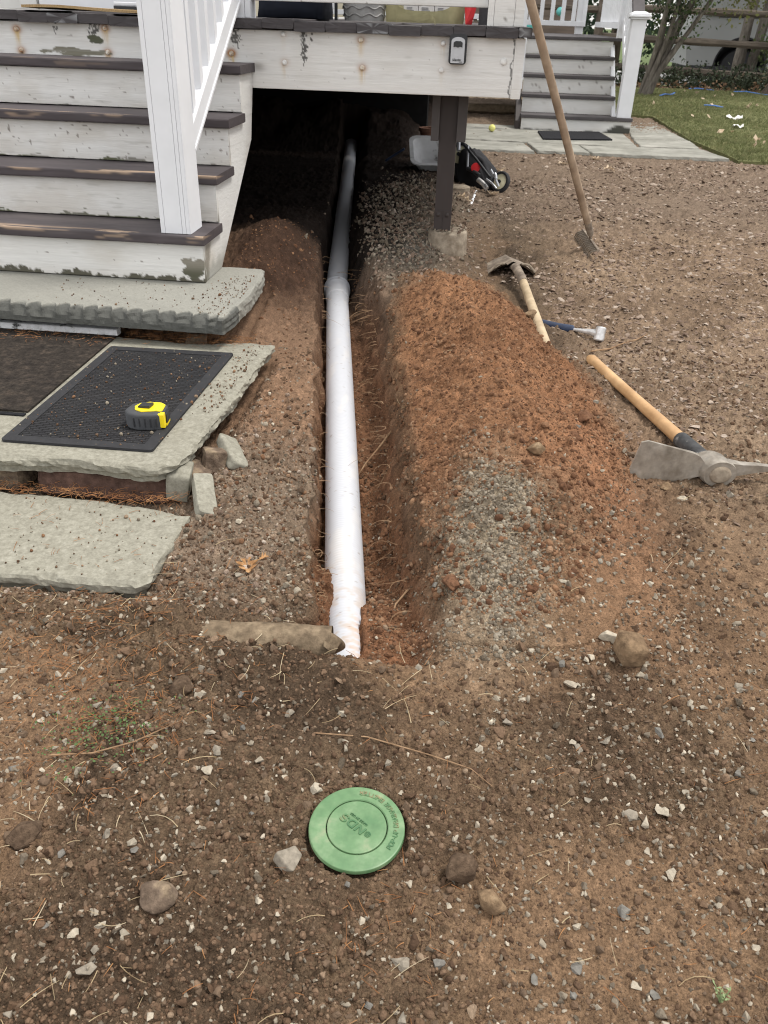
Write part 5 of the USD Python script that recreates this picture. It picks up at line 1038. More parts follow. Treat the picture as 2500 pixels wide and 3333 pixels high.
hp_ = np.array([(X(1270, 4.6), 4.7, DZ+.018), (X(1275, 4.6), 4.68, DZ+.04), (X(1310, 4.6), 4.68, DZ+.038), (X(1350, 4.6), 4.68, DZ+.03), (X(1385, 4.6), 4.68, DZ+.045), (X(1400, 4.6), 4.68, DZ+.035), (X(1405, 4.6), 4.7, DZ+.012)])
V = np.vstack([hp_, hp_+C(0, .002, -.022)]); n = len(hp_); obj('strap', (V, np.array([[i, i+1, n+i+1, n+i] for i in range(n-1)])), 'canvas', cv, smooth=True)
for k, (a_, b_) in enumerate(((1300, 1348), (1350, 1402), (1404, 1452))):
    ct = thing('carton', ['white carton with grey print, left of three in the canvas bag', 'white carton with grey print, middle of three in the canvas bag', 'white carton with grey print, right of three in the canvas bag'][k], 'carton')
    cb_ = obj('box', box(X(a_, 4.72), X(b_, 4.72), 4.73, 4.84, DZ+.006, DZ+.16, .002), 'carton', ct)
    xa, xb = X(a_+10, 4.72), X(b_-14, 4.72)
    for zz in (.055, .061, .067, .020, .026, .032): obj('print', box(xa, xb-.008*(zz > .06), 4.7285, 4.7295, DZ+zz, DZ+zz+.003, .0002), 'print_grey', cb_)
rc = hull(np.random.default_rng(2).normal(size=(16, 3))*C(.02, .03, .05)+C(X(1532, 4.7), 4.7, DZ+.06)); rc.vertices[:, 2] = np.maximum(rc.vertices[:, 2], DZ+.004); obj('red_cloth', rc, 'red', label='red cloth bundle on the deck near the right post', cat='cloth')
wr = hull([(X(a_, 4.8), y_, DZ+z_) for a_ in (1552, 1592) for y_ in (4.75, 4.95) for z_ in (.004, .3)]); obj('dark_bin', wr, 'grey_plastic', label='dark grey bin on the deck behind the right post', cat='bin')

# ------------------------------------------------------------------ stroller, tub and odds and ends beyond the post
sl_ = thing('stroller', 'folded black stroller with cream wheels toppled on the ground behind the deck post', 'stroller')
def wheel(c, r, ax, nm='wheel'):
    ax = C(*ax)/np.linalg.norm(ax)
    t = obj(nm, lathe([(r*.72, -.014), (r*.9, -.016), (r, -.008), (r, .008), (r*.9, .016), (r*.72, .014), (r*.72, -.014)], 36, c, ax), 'rubber', sl_, smooth=40)
    obj('hub', lathe([(0, .013), (r*.3, .014), (r*.72, .008), (r*.72, -.008), (r*.3, -.014), (0, -.013)][::-1], 36, c, ax), 'cream', t, smooth=40)
    obj('axle', lathe([(0, .03), (r*.16, .03), (r*.16, -.03), (0, -.03)][::-1], 12, c, ax), 'black_plastic', t, smooth=40)
wheel((.176, 6.08, .24), .072, (-.55, -.75, .35)); wheel((-.125, 6.40, .36), .085, (-.35, -.85, .3)); wheel((-.11, 6.8, .3), .085, (-.3, -.9, .2))
P_ = [(-.12, 6.33, .40), (-.05, 6.3, .42), (-.16, 6.5, .2), (-.13, 6.3, .2), (.02, 6.15, .17), (.1, 6.1, .16), (.15, 6.12, .2), (.15, 6.3, .28), (.03, 6.25, .37), (.12, 6.6, .2), (-.1, 6.7, .2), (.02, 6.6, .38)]
hb = hull(P_).subdivide().subdivide().subdivide(); hb.vertices += hb.vertex_normals*(.05*(fbm(hb.vertices*11, 3, 5)-.5))[:, None]; obj('seat_fabric', hb, 'black_fabric', sl_, smooth=True)
for a_, b_, rr1, mt_ in (((-.10, 6.30, .44), (.10, 6.06, .27), .009, 'black_plastic'), ((.10, 6.06, .32), (.165, 6.02, .22), .008, 'silver'), ((.02, 6.10, .245), (.085, 6.04, .20), .017, 'steel_bright'), ((.075, 6.05, .26), (.15, 6.0, .21), .007, 'silver'), ((-.07, 6.28, .44), (-.06, 6.2, .30), .008, 'silver'), ((-.14, 6.35, .45), (-.135, 6.3, .40), .014, 'silver'), ((-.06, 6.2, .3), (.03, 6.1, .27), .014, 'black_plastic'), ((.13, 6.02, .30), (.14, 6.0, .27), .012, 'silver')):
    m, _ = (tube([a_, (C(*a_)+C(*b_))/2+C(0, 0, .006), b_], rr1, 12), 0); obj('frame_tube', m, mt_, sl_, smooth=40)
obj('red_disc', lathe([(0, .006), (.03, .005), (.034, 0), (0, 0)][::-1], 28, (-.005, 6.15, .315), (-.3, -.85, .45)), 'red', sl_, smooth=40)
tb = thing('plastic_tub', 'dirty white plastic tub tipped forward on the ground behind the deck post', 'tub')
def loft(sections):
    n = len(sections[0]); V = np.vstack(sections); F = [[r_*n+i, r_*n+(i+1) % n, (r_+1)*n+(i+1) % n, (r_+1)*n+i] for r_ in range(len(sections)-1) for i in range(n)]; return V, np.array(F)
def sect(w, d, z, r_): return np.column_stack([rrect(w, d, r_, None, 5), np.full(24, z)])
S = [sect(.18, .2, 0, .05), sect(.23, .24, .015, .06), sect(.38, .36, .15, .06), sect(.42, .40, .152, .07), sect(.42, .40, .160, .07), sect(.36, .34, .158, .06), sect(.2, .22, .022, .05), sect(.1, .08, .018, .02)]
V, F = loft(S); m = trimesh.Trimesh(V, quads(F), process=False); m.apply_transform(trimesh.transformations.euler_matrix(math.radians(24), 0, math.radians(8))); m.apply_scale([.74, .9, 1]) if False else None; m.apply_translation((-.325, 6.95, .175)); obj('shell', m, 'tub', tb, smooth=40)
Vb = sect(.27, .21, .002, .05); 
m = hull(np.vstack([sect(.182, .202, .001, .05), sect(.182, .202, .004, .05)])); m.apply_transform(trimesh.transformations.euler_matrix(math.radians(24), 0, math.radians(8))); m.apply_translation((-.325, 6.95, .175)); obj('base', m, 'tub', tb)
obj('clay_pot', lathe([(0, 0), (.05, 0), (.075, .13), (.085, .13), (.085, .155), (.07, .155), (.05, .02), (0, .02)], 30, (-.42, 7.5, .26)), 'clay', label='dark clay flower pot standing behind the white tub under the deck', cat='flower pot', smooth=40)
obj('blue_stick', tube([(-.72, 6.95, .22), (-.57, 6.9, .32)], .009, 8), 'blue_grip', label='blue rod poking out left of the white tub under the deck', cat='rod', smooth=40)
obj('white_rod', tube([(.012, 6.05, .175), (-.03, 5.3, .17)], .010, 8), 'paint_far', label='thin white rod lying on the gravel right of the deck post', cat='rod', smooth=40)
sf_ = lathe([(0, .0), (.075, 0), (.08, .1), (.07, .105), (0, .105)], 30, (-.11, 6.0, .11)); obj('second_footing', sf_, 'concrete', smooth=40, label='short concrete footing partly hidden behind the brown deck post', cat='footing')

# ------------------------------------------------------------------ loose soil, gravel, litter
slabs = [Polygon(sl1).buffer(.01), Polygon(sl2).buffer(.01), Polygon(sl3).buffer(.012)]
import shapely
def free(x, y, lid=.088, slab=True, pipe=True):
    ok = (x > -.55-.46*y) & (x < .48+.335*y)
    ok &= (x-LC[0])**2+(y-LC[1])**2 > lid**2
    if slab:
        for s_ in slabs: ok &= ~shapely.contains_xy(s_, x, y)
        ok &= ~((x < XR+.02) & (y > 3.0) & (y < 4.1))
    if pipe: ok &= ~((np.abs(x-np.interp(y, PY, PXv)) < .052) & (y > 1.42))
    return ok
def sample(n, y0, y1, p, seed, dens=None, **kw):
    """points on the ground, thinning out with distance as 1/y^p"""
    r = np.random.default_rng(seed); out = []; tot = 0
    while tot < n:
        u = r.uniform(0, 1, 6000)
        yy = (y0**(2-p) + u*(y1**(2-p)-y0**(2-p)))**(1/(2-p)) if abs(p-2) > 1e-6 else y0*(y1/y0)**u
        xx = r.uniform(-.55-.46*yy, .48+.335*yy); k = free(xx, yy, **kw)
        if dens is not None: k &= r.uniform(0, 1, 6000) < dens(xx, yy)
        out.append(np.column_stack([xx[k], yy[k]])); tot += k.sum()
    return np.vstack(out)[:n]
def drop(xy, up): return np.column_stack([xy, ground_all(xy[:, 0], xy[:, 1]) + up])
def crumb(seed, n=1):
    m = trimesh.creation.icosphere(n, 1.0); v = m.vertices; d = fbm(v*1.6+seed*7.1, 3, seed); m.vertices = v*(.6+.8*d[:, None])*C(1, .9, .75); return m
CR = [crumb(k) for k in range(7)]
STN = [rock(1.0, 100+k, flat=.65, n=11) for k in range(9)]
CHP = [rock(1.0, 200+k, flat=.28, n=10) for k in range(8)]
def soft(x, y): return 1 - .6*sst(.54, .68, N2(x, y, 2.6, 21, 2))
hpf = lambda x, y: heap(x, y)
r = np.random.default_rng(33)
# dark crumbs over the foreground soil
xy = sample(30000, .36, 3.2, 2.1, 1, lambda x, y: np.clip(soft(x, y)*(hpf(x, y) < .03)*(.35+.65*N2(x, y, 9, 71, 2)), 0, 1))
sz = np.exp(r.normal(math.log(.0019), .5, len(xy)))*np.clip(.8+.35*xy[:, 1], 1, 2.2); sz = np.clip(sz, .001, .009); instancer('soil_crumbs', CR, ['crumb_dark'], drop(xy, sz*.05), sz, label='loose dark soil crumbs over the yard', cat='soil crumbs', seed=2)
xy = sample(30000, 1.4, 4.4, 1.6, 3, lambda x, y: np.clip((hpf(x, y) > .02)*(1-.75*np.exp(-((x-.11)/.08)**2-((y-1.72)/.32)**2)) + trench_mask(x, y)*.55 + .2*np.exp(-((x+.86)/.3)**2-((y-3.7)/.45)**2), 0, 1))
sz = np.clip(np.exp(r.normal(math.log(.0023), .6, len(xy))), .0011, .012); instancer('red_soil_crumbs', CR, ['crumb_red'], drop(xy, sz*.05), sz, label='loose red-brown crumbs over the dug heap and trench', cat='soil crumbs', seed=4)
xy = sample(7000, 1.35, 2.5, 1.5, 5, lambda x, y: np.clip(1.5*np.exp(-((x-.11)/.095)**2-((y-1.68)/.26)**2)*sst(.3, .6, N2(x, y, 14, 42, 3)*.7+N2(x, y, 4, 43)*.4), 0, 1)); sz = np.clip(np.exp(r.normal(math.log(.0021), .5, len(xy))), .001, .008)
instancer('grey_sand_crumbs', CR, ['crumb_grey'], drop(xy, sz*.3), sz, label='grey gritty crumbs down the front of the heap', cat='sand', seed=6)
left = lambda x, y: np.clip((x < np.interp(y, PY, PXv)-.07)*(y > 1.42)*(1-sst(2.1, 2.6, y)*.75)*.9, 0, 1)
xy = sample(4200, 1.42, 3.0, 1.8, 7, left); sz = np.clip(np.exp(r.normal(math.log(.0024), .6, len(xy))), .0012, .010); instancer('left_bank_grit', CR[:4]+STN[:3], ['crumb_dark', 'crumb_grey', 'chips', 'crumb_red', 'gravel', 'chips', 'crumb_grey'], drop(xy, sz*.1), sz, label='pale grit and stones between the slabs and the trench', cat='grit', seed=8)
# clods and half buried stones of the soil's own colour
cd = lambda x, y: np.clip((soft(x, y)*.45+.5*(x < -.3)*(y < 1.42)*(y > .9))*(hpf(x, y) < .04)*(.25+.75*N2(x, y, 5, 171, 2)), 0, 1)
xy = sample(3800, .37, 2.4, 2.0, 41, cd); sz = np.clip(np.exp(r.normal(math.log(.0058), .42, len(xy)))*np.clip(.75+.3*xy[:, 1], .85, 1.5), .003, .019)
CLD = [rock(1.0, 300+k, flat=.7, n=13, subdiv=2, rough=.7) for k in range(6)]
instancer('soil_clods', CLD+STN[:5], ['crumb_dark', 'crumb_dark', 'crumb_dark', 'crumb_grey', 'stone_brown'], drop(xy, sz*.1), sz, label='half buried dark clods and muddy stones in the foreground soil', cat='soil clods', seed=42)
# small gravel
gd = lambda x, y: np.clip(.35*soft(x, y)*(hpf(x, y) < .06) + 1.1*np.exp(-((x-.42)/.32)**2-((y-1.55)/.4)**2)+.4*(x > .1)*(y < 1.3) + .5*(x < -.45)*(y < 1.45)*(y > .9), 0, 1)*(.25+.75*N2(x, y, 6, 72, 2))
xy = sample(9000, .38, 3.0, 1.9, 9, gd); sz = np.clip(np.exp(r.normal(math.log(.0036), .4, len(xy)))*np.clip(.8+.3*xy[:, 1], 1, 1.8), .0022, .0085); instancer('fine_gravel', STN, ['gravel', 'gravel', 'stone_brown'], drop(xy, sz*.12), sz, label='small pale gravel pieces strewn over the soil', cat='gravel', seed=10)
fg = lambda x, y: np.clip(np.exp(-((x-.46)/.3)**2-((y-1.5)/.34)**2)*(hpf(x, y) < .06)*(trench_mask(x, y) < .05) + .75*(x < -.36)*(y < 1.42)*(y > .7)*N2(x, y, 6, 181, 2) + .22*(y < 1.2), 0, 1)*(.3+.7*sst(.35, .6, N2(x, y, 8, 182, 2)))
xy = sample(1500, .42, 2.3, 1.4, 51, fg); sz = np.clip(np.exp(r.normal(math.log(.0058), .32, len(xy)))*np.clip(.7+.3*xy[:, 1], .85, 1.3), .0035, .011); instancer('coarse_gravel', STN, ['gravel', 'gravel', 'gravel', 'stone_brown', 'stone_grey'], drop(xy, sz*.2), sz, label='coarser pale gravel lying at the foot of the heap and in the front soil', cat='gravel', seed=52)
yd = lambda x, y: np.clip(((x > .35) | ((y > 3.9) & (x > -.12+.1*N2(x, y, 5, 3))))*(trench_mask(x, y) < .1)*(hpf(x, y) < .02)*sst(2.0, 3.6, y+.5*x), 0, 1)*(.2+.8*sst(.35, .6, N2(x, y, 2.2, 73, 3)))
xy = sample(15000, 1.9, 7.85, 1.6, 11, yd); sz = np.clip(np.exp(r.normal(math.log(.0085), .45, len(xy)))*np.clip(.55+.13*xy[:, 1], .7, 1.5), .004, .03); instancer('stone_chips', CHP, ['chips'], drop(xy, sz*.02), sz, rots=r.uniform(0, 6.28, len(xy)), label='flat brown and grey stone chips over the yard behind the heap', cat='stone chips', seed=12)
bk = lambda x, y: np.clip(1.3*np.exp(-((x+.33)/.2)**2-((y-4.25)/.35)**2)+.9*np.exp(-((x+.38)/.25)**2-((y-5.4)/.9)**2), 0, 1)*(trench_mask(x, y) < .3)
xy = sample(5200, 3.7, 6.8, 1.4, 13, bk); sz = np.clip(np.exp(r.normal(math.log(.0075), .45, len(xy))), .003, .022); instancer('bank_gravel', STN[:5]+CHP[:3], ['chips', 'crumb_grey'], drop(xy, sz*.3), sz, label='grey gravel banked up around the deck footing', cat='gravel', seed=14)

r2_ = np.random.default_rng(3); a_ = r2_.uniform(0, 6.28, 90); q_ = .095*np.sqrt(r2_.uniform(0, 1, 90)); fp = np.column_stack([-.118+q_*np.cos(a_), 4.305+q_*np.sin(a_), .288+.012*(1-q_/.095)]); fp = fp[~((fp[:, 0] > -.19) & (fp[:, 0] < -.10) & (fp[:, 1] > 4.245))]; instancer('footing_gravel', STN[:4]+CHP[:3], ['chips', 'crumb_grey'], fp, r2_.uniform(.005, .013, len(fp)), label='gravel lying on top of the concrete footing', cat='gravel', seed=18)
# the stones that show largest, each a thing of its own
tones = [('pale', 'pale cream', .42), ('grey', 'mid grey', .28), ('brown', 'brown', .18), ('blue', 'bluish grey', .12)]
marks = [('green lid', -.112, .907), ('smooth brown rock', -.402, .742), ('round tan rock', .113, .792), ('square brown rock', .405, 1.375), ('green weeds at the left', -.63, 1.06), ('lone weed sprig', .445, .69), ('pipe end', -.2, 1.4), ('soil clod at the left edge', -.665, .83), ('curled oak leaf', -.478, 1.59), ('mattock blade', .63, 2.2), ('bottom edge of the photo', -.08, .47), ('mattock handle end', .49, 3.0), ('old fabric covered pipe', -.52, 1.37), ('grey sand on the heap', .15, 1.5), ('dark clod by the old pipe', -.516, 1.195), ('right border of the photo', .62, 1.1)]
ORD = ['', 'second ', 'third ', 'fourth ', 'fifth ', 'sixth ', 'seventh ', 'eighth ', 'ninth ', 'tenth ', 'eleventh ', 'twelfth ', 'thirteenth ', 'fourteenth ', 'fifteenth ']
def told_apart(pts, kinds, marks):
    """for each thing its nearest landmark, the side it lies on and its rank among alike things there"""
    bins = {}
    for k, (x, y) in enumerate(pts):
        d, j = min((math.hypot(x-m[1], y-m[2])*(1.0 if m[0] != 'bottom edge of the photo' else 1.2), j) for j, m in enumerate(marks)); m = marks[j]; dx, dy = x-m[1], y-m[2]
        side = ('right of' if dx > 0 else 'left of') if abs(dx) > abs(dy) else ('behind' if dy > 0 else 'in front of')
        if 'border' in m[0] or 'edge of' in m[0]: side = 'by'
        bins.setdefault((kinds[k], side, m[0]), []).append((d, k))
    out = {}
    for (kd, side, nm), l in bins.items():
        for rk, (_, k) in enumerate(sorted(l)): out[k] = f'{kd}, {ORD[min(rk, 14)]}closest {side} the {nm}'
    return [out[k] for k in range(len(pts))]
idn = lambda x, y: np.clip((trench_mask(x, y) < .05)*(hpf(x, y) < .07)*(.14+.86*sst(.34, .6, N2(x, y, 3.1, 75, 3)))*soft(x, y)**.5 + 1.0*np.exp(-((x-.45)/.3)**2-((y-1.5)/.35)**2)*(hpf(x, y) < .05) + .35*(x > .05)*(y < 1.3) + .3*np.exp(-((x+.5)/.12)**2-((y-1.6)/.2)**2), 0, 1)*(y > .43)
NS = 296
xy = sample(NS, .43, 2.6, 2.0, 15, idn); sz = np.clip(np.exp(r.normal(math.log(.0098), .34, NS)), .006, .021)*np.clip(.75+.25*xy[:, 1], .8, 1.3); gz = ground_all(xy[:, 0], xy[:, 1])
tk = [tones[np.searchsorted(np.cumsum([t[2] for t in tones]), r.uniform(0, .999))] for _ in range(NS)]
labs = told_apart(xy, [f'{"small" if sz[k] < .0095 else "large" if sz[k] > .0145 else "middling"} {tk[k][1]} stone' for k in range(NS)], marks)
for k in range(NS):
    x, y = xy[k]; m = rock(sz[k], 1000+k, flat=.62, n=12); m.apply_transform(trimesh.transformations.rotation_matrix(r.normal(0, .25), [1, 0, 0]))
    m.apply_translation((x, y, gz[k]+sz[k]*.14)); obj('gravel_stone', m, 'stone_'+tk[k][0], smooth=20, label=labs[k], cat='stone', group='loose gravel stones on the soil')
# the big ones
def big(x, y, s, seed, mat, label, flat=.75, up=.3, rough=.3, cat='rock', name='rock'):
    m = rock(s, seed, flat=flat, n=18, subdiv=3, rough=rough); m.apply_translation((x, y, gx(x, y)+s*flat*up)); obj(name, m, mat, smooth=50, label=label, cat=cat)
big(-.402, .742, .036, 1, 'stone_dirty', 'large smooth brown rock left of and nearer than the green lid')
big(.064, .835, .033, 2, 'soil_clod', 'tall soil covered rock right of and nearer than the green lid', flat=1.0, up=.55) if False else None
MAT('soil_clod', rough=1, spec=.1, var=.35, scale=130, colors=[(.3, (.06, .04, .027)), (.6, (.11, .075, .05)), (.8, (.19, .14, .1))], bump=1, bscale=200, bdist=.004)
MAT('clod_tan', rough=1, spec=.1, var=.35, scale=90, colors=[(.3, (.12, .08, .05)), (.6, (.22, .15, .09)), (.8, (.33, .25, .16))], bump=1, bscale=160, bdist=.004)
big(.062, .838, .034, 2, 'soil_clod', 'tall soil covered rock right of and nearer than the green lid', flat=.95, up=.6)
big(.113, .792, .030, 13, 'clod_tan', 'round tan rock beside the soil covered rock, farthest right of the two', flat=.8, up=.55, rough=.15)
shard((.05, .06, .055), (12, 8, 20), (.405, 1.375, gx(.405, 1.375)+.022), 44, 'clod_tan', 'large square brown brick like rock at the front foot of the heap', name='rock', cat='rock', jit=.2, soft=9)
big(.375, 1.425, .028, 15, 'stone_pale', 'large rounded pale rock touching the square brown rock', up=.4)
shard((.030, .031, .026), (20, 10, 60), (-.214, .834, gx(-.214, .834)+.008), 46, 'stone_grey', 'angular light grey rock just left of and below the green lid', name='rock', cat='rock', jit=.45, soft=4)
big(-.516, 1.195, .038, 17, 'soil_clod', 'dark soil clod in front of the old fabric covered pipe', cat='clod', name='soil_clod')
big(-.665, .83, .036, 18, 'soil_clod', 'dark soil clod at the left edge level with the green lid', cat='clod', name='soil_clod')
big(.225, 2.05, .030, 19, 'clod_tan', 'tan rock on top of the heap above the grey sand', up=.5)
big(.07, 1.93, .020, 20, 'clod_tan', 'flat tan wood like chip on the left slope of the heap', flat=.35)
big(.62, 2.13, .026, 21, 'clod_tan', 'rough brown clod touching the lower edge of the mattock blade', cat='clod', name='soil_clod', up=.5)
big(.272, 3.36, .05, 22, 'clod_tan', 'tan rock behind the shovel handle beside the hammer grip', flat=.6)
big(.47, 2.55, .05, 23, 'clod_red', 'red-brown clod beside the mattock handle', cat='clod', name='soil_clod') if False else None
MAT('clod_red', rough=1, spec=.1, var=.35, scale=90, colors=[(.3, (.09, .045, .025)), (.6, (.15, .078, .045)), (.8, (.22, .13, .075))], bump=1, bscale=160, bdist=.004)
for k, (x, y, s_, lab) in enumerate(((.40, 2.42, .036, 'large red-brown clod at the right foot of the heap, left of the mattock collar'), (.36, 2.25, .028, 'red-brown clod at the right foot of the heap, left of the mattock blade'), (.02, 1.55, .03, 'red-brown clod at the bottom of the right trench wall near the pipe end'), (.2, 1.52, .02, 'small red-brown clod on the front foot of the heap'), (.28, 1.85, .024, 'dark red clod on the right front slope of the heap'))):
    big(x, y, s_, 50+k, 'clod_red', lab, cat='clod', name='soil_clod', up=.35, rough=.5)
big(-.69, 1.635, .020, 31, 'stone_brown', 'brown pebble lying on the right end of the lowest slab', up=.3)
for nm in ():
    pass
# fallen leaves
def oak_leaf(c, L, ang, seed, mat, label, group=None, curl=.4, pitch=0):
    r = np.random.default_rng(seed); t = np.linspace(0, 1, 25); w = .30*np.sin(PI*t**.8)*(1+.55*np.sin(t*PI*7))*(t > .06) + .012
    rows = np.linspace(-1, 1, 7); V = []
    for i in range(25):
        for q in rows:
            x_, y_ = t[i], q*w[i]+.05*math.sin(t[i]*3)
            V.append((x_-.5+.12*abs(q)*w[i]*2, y_, curl*(q*q)*w[i]*1.1 + .10*math.sin(t[i]*4+seed) + .02*r.normal()))
    V = np.array(V)*L; F = [[i*7+j, (i+1)*7+j, (i+1)*7+j+1, i*7+j+1] for i in range(24) for j in range(6)]
    m = trimesh.Trimesh(V, quads(F), process=False); m.apply_transform(trimesh.transformations.euler_matrix(pitch, .1, ang)); m.apply_translation(np.array(c)); m.vertices[:, 2] += max(0, gx(c[0], c[1])+.002-m.vertices[:, 2].min())
    obj('oak_leaf', m, mat, smooth=True, label=label, cat='leaf', group=group)
oak_leaf((-.478, 1.59, .02), .062, math.radians(-68), 3, 'leaf_tan', 'large curled tan oak leaf on the soil between the lowest slab and the pipe', curl=.7)
oak_leaf((-.445, 1.632, .02), .026, math.radians(30), 5, 'leaf_tan', 'small tan leaf piece beside the large curled oak leaf', curl=.7)
far_leaves = [(-.06, 5.6, 'pale leaf beside the white rod right of the deck post'), (.13, 5.93, 'pale leaf in front of the toppled stroller'), (1.02, 7.75, 'pale oak leaf at the paving edge right of the rake handle'), (.71, 7.4, 'white leaf on the yard left of the rake handle'), (.18, 6.9, 'tan leaf behind the toppled stroller'), (1.05, 7.1, 'small pale leaf on the yard right of the rake handle')]
for k, (x, y, lab) in enumerate(far_leaves): oak_leaf((x, y, 0), .10, k*1.3, 20+k, 'leaf_pale', lab, curl=.5)
r = np.random.default_rng(44); lp = []
for k in range(34):
    y = 8.2*np.exp(r.uniform(0, .6)); x = r.uniform(2.25, .41*y+.1)
    if lw.contains(Point(x, y)): lp.append((x, y))
ll = told_apart(lp, ['pale fallen leaf on the lawn']*len(lp), [('larger paper scrap', 3.03, 11.25), ('smaller paper scrap', 2.84, 10.3), ('small blue tape scrap', 3.1, 12.6), ('capped newel', 1.5, 9.6), ('conifer shrub', 2.4, 14.2), ('old tree', 4.75, 15.2), ('paving corner', 2.2, 8.0), ('right border of the photo', 3.6, 9.5)])
for k, (x, y) in enumerate(lp):
    obj('lawn_leaf', leaf_cloud([(x, y, base(y)+.055)], .004, 2, .034, 300+k), 'leaf_pale', label=ll[k], cat='leaf', group='pale fallen leaves on the lawn')
# needles, straw, roots: thin curved strands
def strands(P, L, ang, rad, bend, seed, lift=.15, droop=0, n=5, sides=3):
    r = np.random.default_rng(seed); N_ = len(P); t = np.linspace(0, 1, n); k = r.normal(0, bend, N_); el = np.abs(r.normal(0, lift, N_))
    a = ang[:, None]+k[:, None]*(t-.5)[None]; dx, dy = np.cos(a), np.sin(a); st_ = (L/(n-1))[:, None]
    x = P[:, :1]+np.cumsum(dx*st_, 1)-dx[:, :1]*st_; y = P[:, 1:2]+np.cumsum(dy*st_, 1)-dy[:, :1]*st_; z = P[:, 2:3]+np.sin(el)[:, None]*L[:, None]*(t-t*t*.9)[None]-droop*t*t*L[:, None]
    Q_ = np.stack([x, y, z], -1); sd = np.stack([-dy, dx, np.zeros_like(dx)], -1); up = np.array([0, 0, 1.]); rr1 = np.broadcast_to(np.asarray(rad).reshape(-1, 1), (N_, n))*(1-.5*t)[None]
    V = np.stack([Q_+sd*rr1[..., None], Q_-sd*rr1[..., None], Q_+up*rr1[..., None]*1.3], 2).reshape(-1, 3)
    b = (np.arange(N_)*n*3)[:, None, None]+(np.arange(n-1)*3)[None, :, None]; F = []
    for i, j in ((0, 1), (1, 2), (2, 0)): F.append(np.stack([b+i, b+j, b+3+j, b+3+i], -1).reshape(-1, 4))
    return trimesh.Trimesh(V, quads(np.vstack(F)), process=False)
def litter(name, n, y0, y1, p, dens, L, rad, mat, label, cat, seed, bend=.6, up=.004, lift=.2, extra=None):
    r = np.random.default_rng(seed); xy = sample(n, y0, y1, p, seed, dens); P = drop(xy, up+r.uniform(0, .006, n))
    if extra is not None: P = np.vstack([P, extra])
    n = len(P); obj(name, strands(P, np.exp(r.normal(math.log(L), .4, n)), r.uniform(0, 6.28, n), rad*r.uniform(.6, 1.4, n), bend, seed, lift), mat, kind='stuff', label=label, cat=cat)
bl_ = lambda x, y: np.clip(.85*np.exp(-((x+.72)/.2)**2-((y-1.3)/.16)**2) + .8*np.exp(-((x+.6)/.14)**2-((y-1.1)/.12)**2)+.25*np.exp(-((x+.05)/.1)**2-((y-.72)/.07)**2)+.12*(N2(x, y, 5, 81, 2) > .56)*(x < -.2)*(y < 1.3) + .02, 0, 1)
r = np.random.default_rng(9)
gapn = np.column_stack([r.uniform(-1.35, -.72, 420), r.normal(1.845, .018, 420), r.uniform(.052, .068, 420)]); gap2 = np.column_stack([r.uniform(-1.25, -.76, 320), r.normal(2.83, .03, 320), r.uniform(.153, .17, 320)]); gap3 = np.column_stack([r.uniform(-1.7, -1.29, 130), r.normal(2.76, .04, 130), r.uniform(.16, .165, 130)])
on3 = np.column_stack([r.uniform(-1.15, -.7, 40), r.uniform(1.49, 1.8, 40), np.full(40, .053)])
litter('dry_needles', 1100, .4, 1.6, 1.2, bl_, .02, .00065, 'needles', 'reddish brown dry conifer needles scattered over slabs and soil', 'needles', 21, bend=.3, extra=np.vstack([gapn, gap2, gap3, on3]))
st_d = lambda x, y: np.clip(.5*np.exp(-((x+.2)/.3)**2-((y-1.24)/.1)**2)+.35*(x < -.35)*(y < 1.6)+.12+.2*np.exp(-((x+.48)/.15)**2-((y-1.75)/.3)**2), 0, 1)
litter('straw', 300, .38, 3.2, 1.8, st_d, .034, .0007, 'straw', 'pale straw and dead grass stalks strewn over the soil', 'straw', 22, bend=.45)
# roots poking out of the trench walls
r = np.random.default_rng(77); NRT = 190; y = 1.5+2.7*r.uniform(0, 1, NRT)**1.3; rt = np.where(r.uniform(0, 1, NRT) < .6, 1, -1); R_ = np.interp(y, [1.3, 1.53, 1.94, 2.55, 3.5, 4.07, 5, 8.5], [-.005, -.014, -.12, -.205, -.36, -.50, -.68, -1.05]); L_ = np.interp(y, PY, PXv)-.085
x = np.where(rt > 0, R_-.035, L_+.012); z = np.where(rt > 0, pipe_z(y)+r.uniform(-.03, .10, NRT), pipe_z(y)+r.uniform(.06, .14, NRT)); ang = np.where(rt > 0, PI, 0)+r.normal(0, 1.0, NRT)
obj('fine_roots', strands(np.column_stack([x, y, z]), np.where(rt > 0, np.exp(r.normal(math.log(.06), .5, NRT)), np.exp(r.normal(math.log(.035), .35, NRT))), ang, .0009*r.uniform(.5, 1.7, NRT), 2.2, 5, .25, .25, n=9), 'root', kind='stuff', label='fine pale roots hanging from the cut walls of the trench', cat='roots')
for k, (P_, rr1, lab) in enumerate(([[(-.02, 1.74, -.03), (-.05, 1.72, -.05), (-.09, 1.70, -.07), (-.115, 1.66, -.085), (-.12, 1.6, -.09)], .004, 'forked pale root lying on the trench floor right of the pipe'], [[(-.03, 1.70, -.06), (-.038, 1.66, -.075), (-.03, 1.62, -.08), (-.036, 1.57, -.085)], .005, 'short thick root standing in the trench right of the pipe end'], [[(-.19, 2.55, .02), (-.25, 2.5, -.06), (-.29, 2.42, -.09), (-.31, 2.36, -.11)], .004, 'long root crossing the right wall of the trench'])):
    obj('root', tube(P_, np.linspace(rr1, rr1*.5, len(P_)), 7), 'root', smooth=True, label=lab, cat='root')
tw = np.array([(-.22, 1.105, 0), (-.12, 1.11, 0), (-.0, 1.085, 0), (.08, 1.06, 0), (.12, 1.03, 0)]); tw[:, 2] = ground_all(tw[:, 0], tw[:, 1])+.005; obj('twig', tube(tw, [.0015, .0014, .0013, .0011, .0007], 6), 'root', label='long thin pale twig lying across the soil between pipe end and green lid', cat='twig')
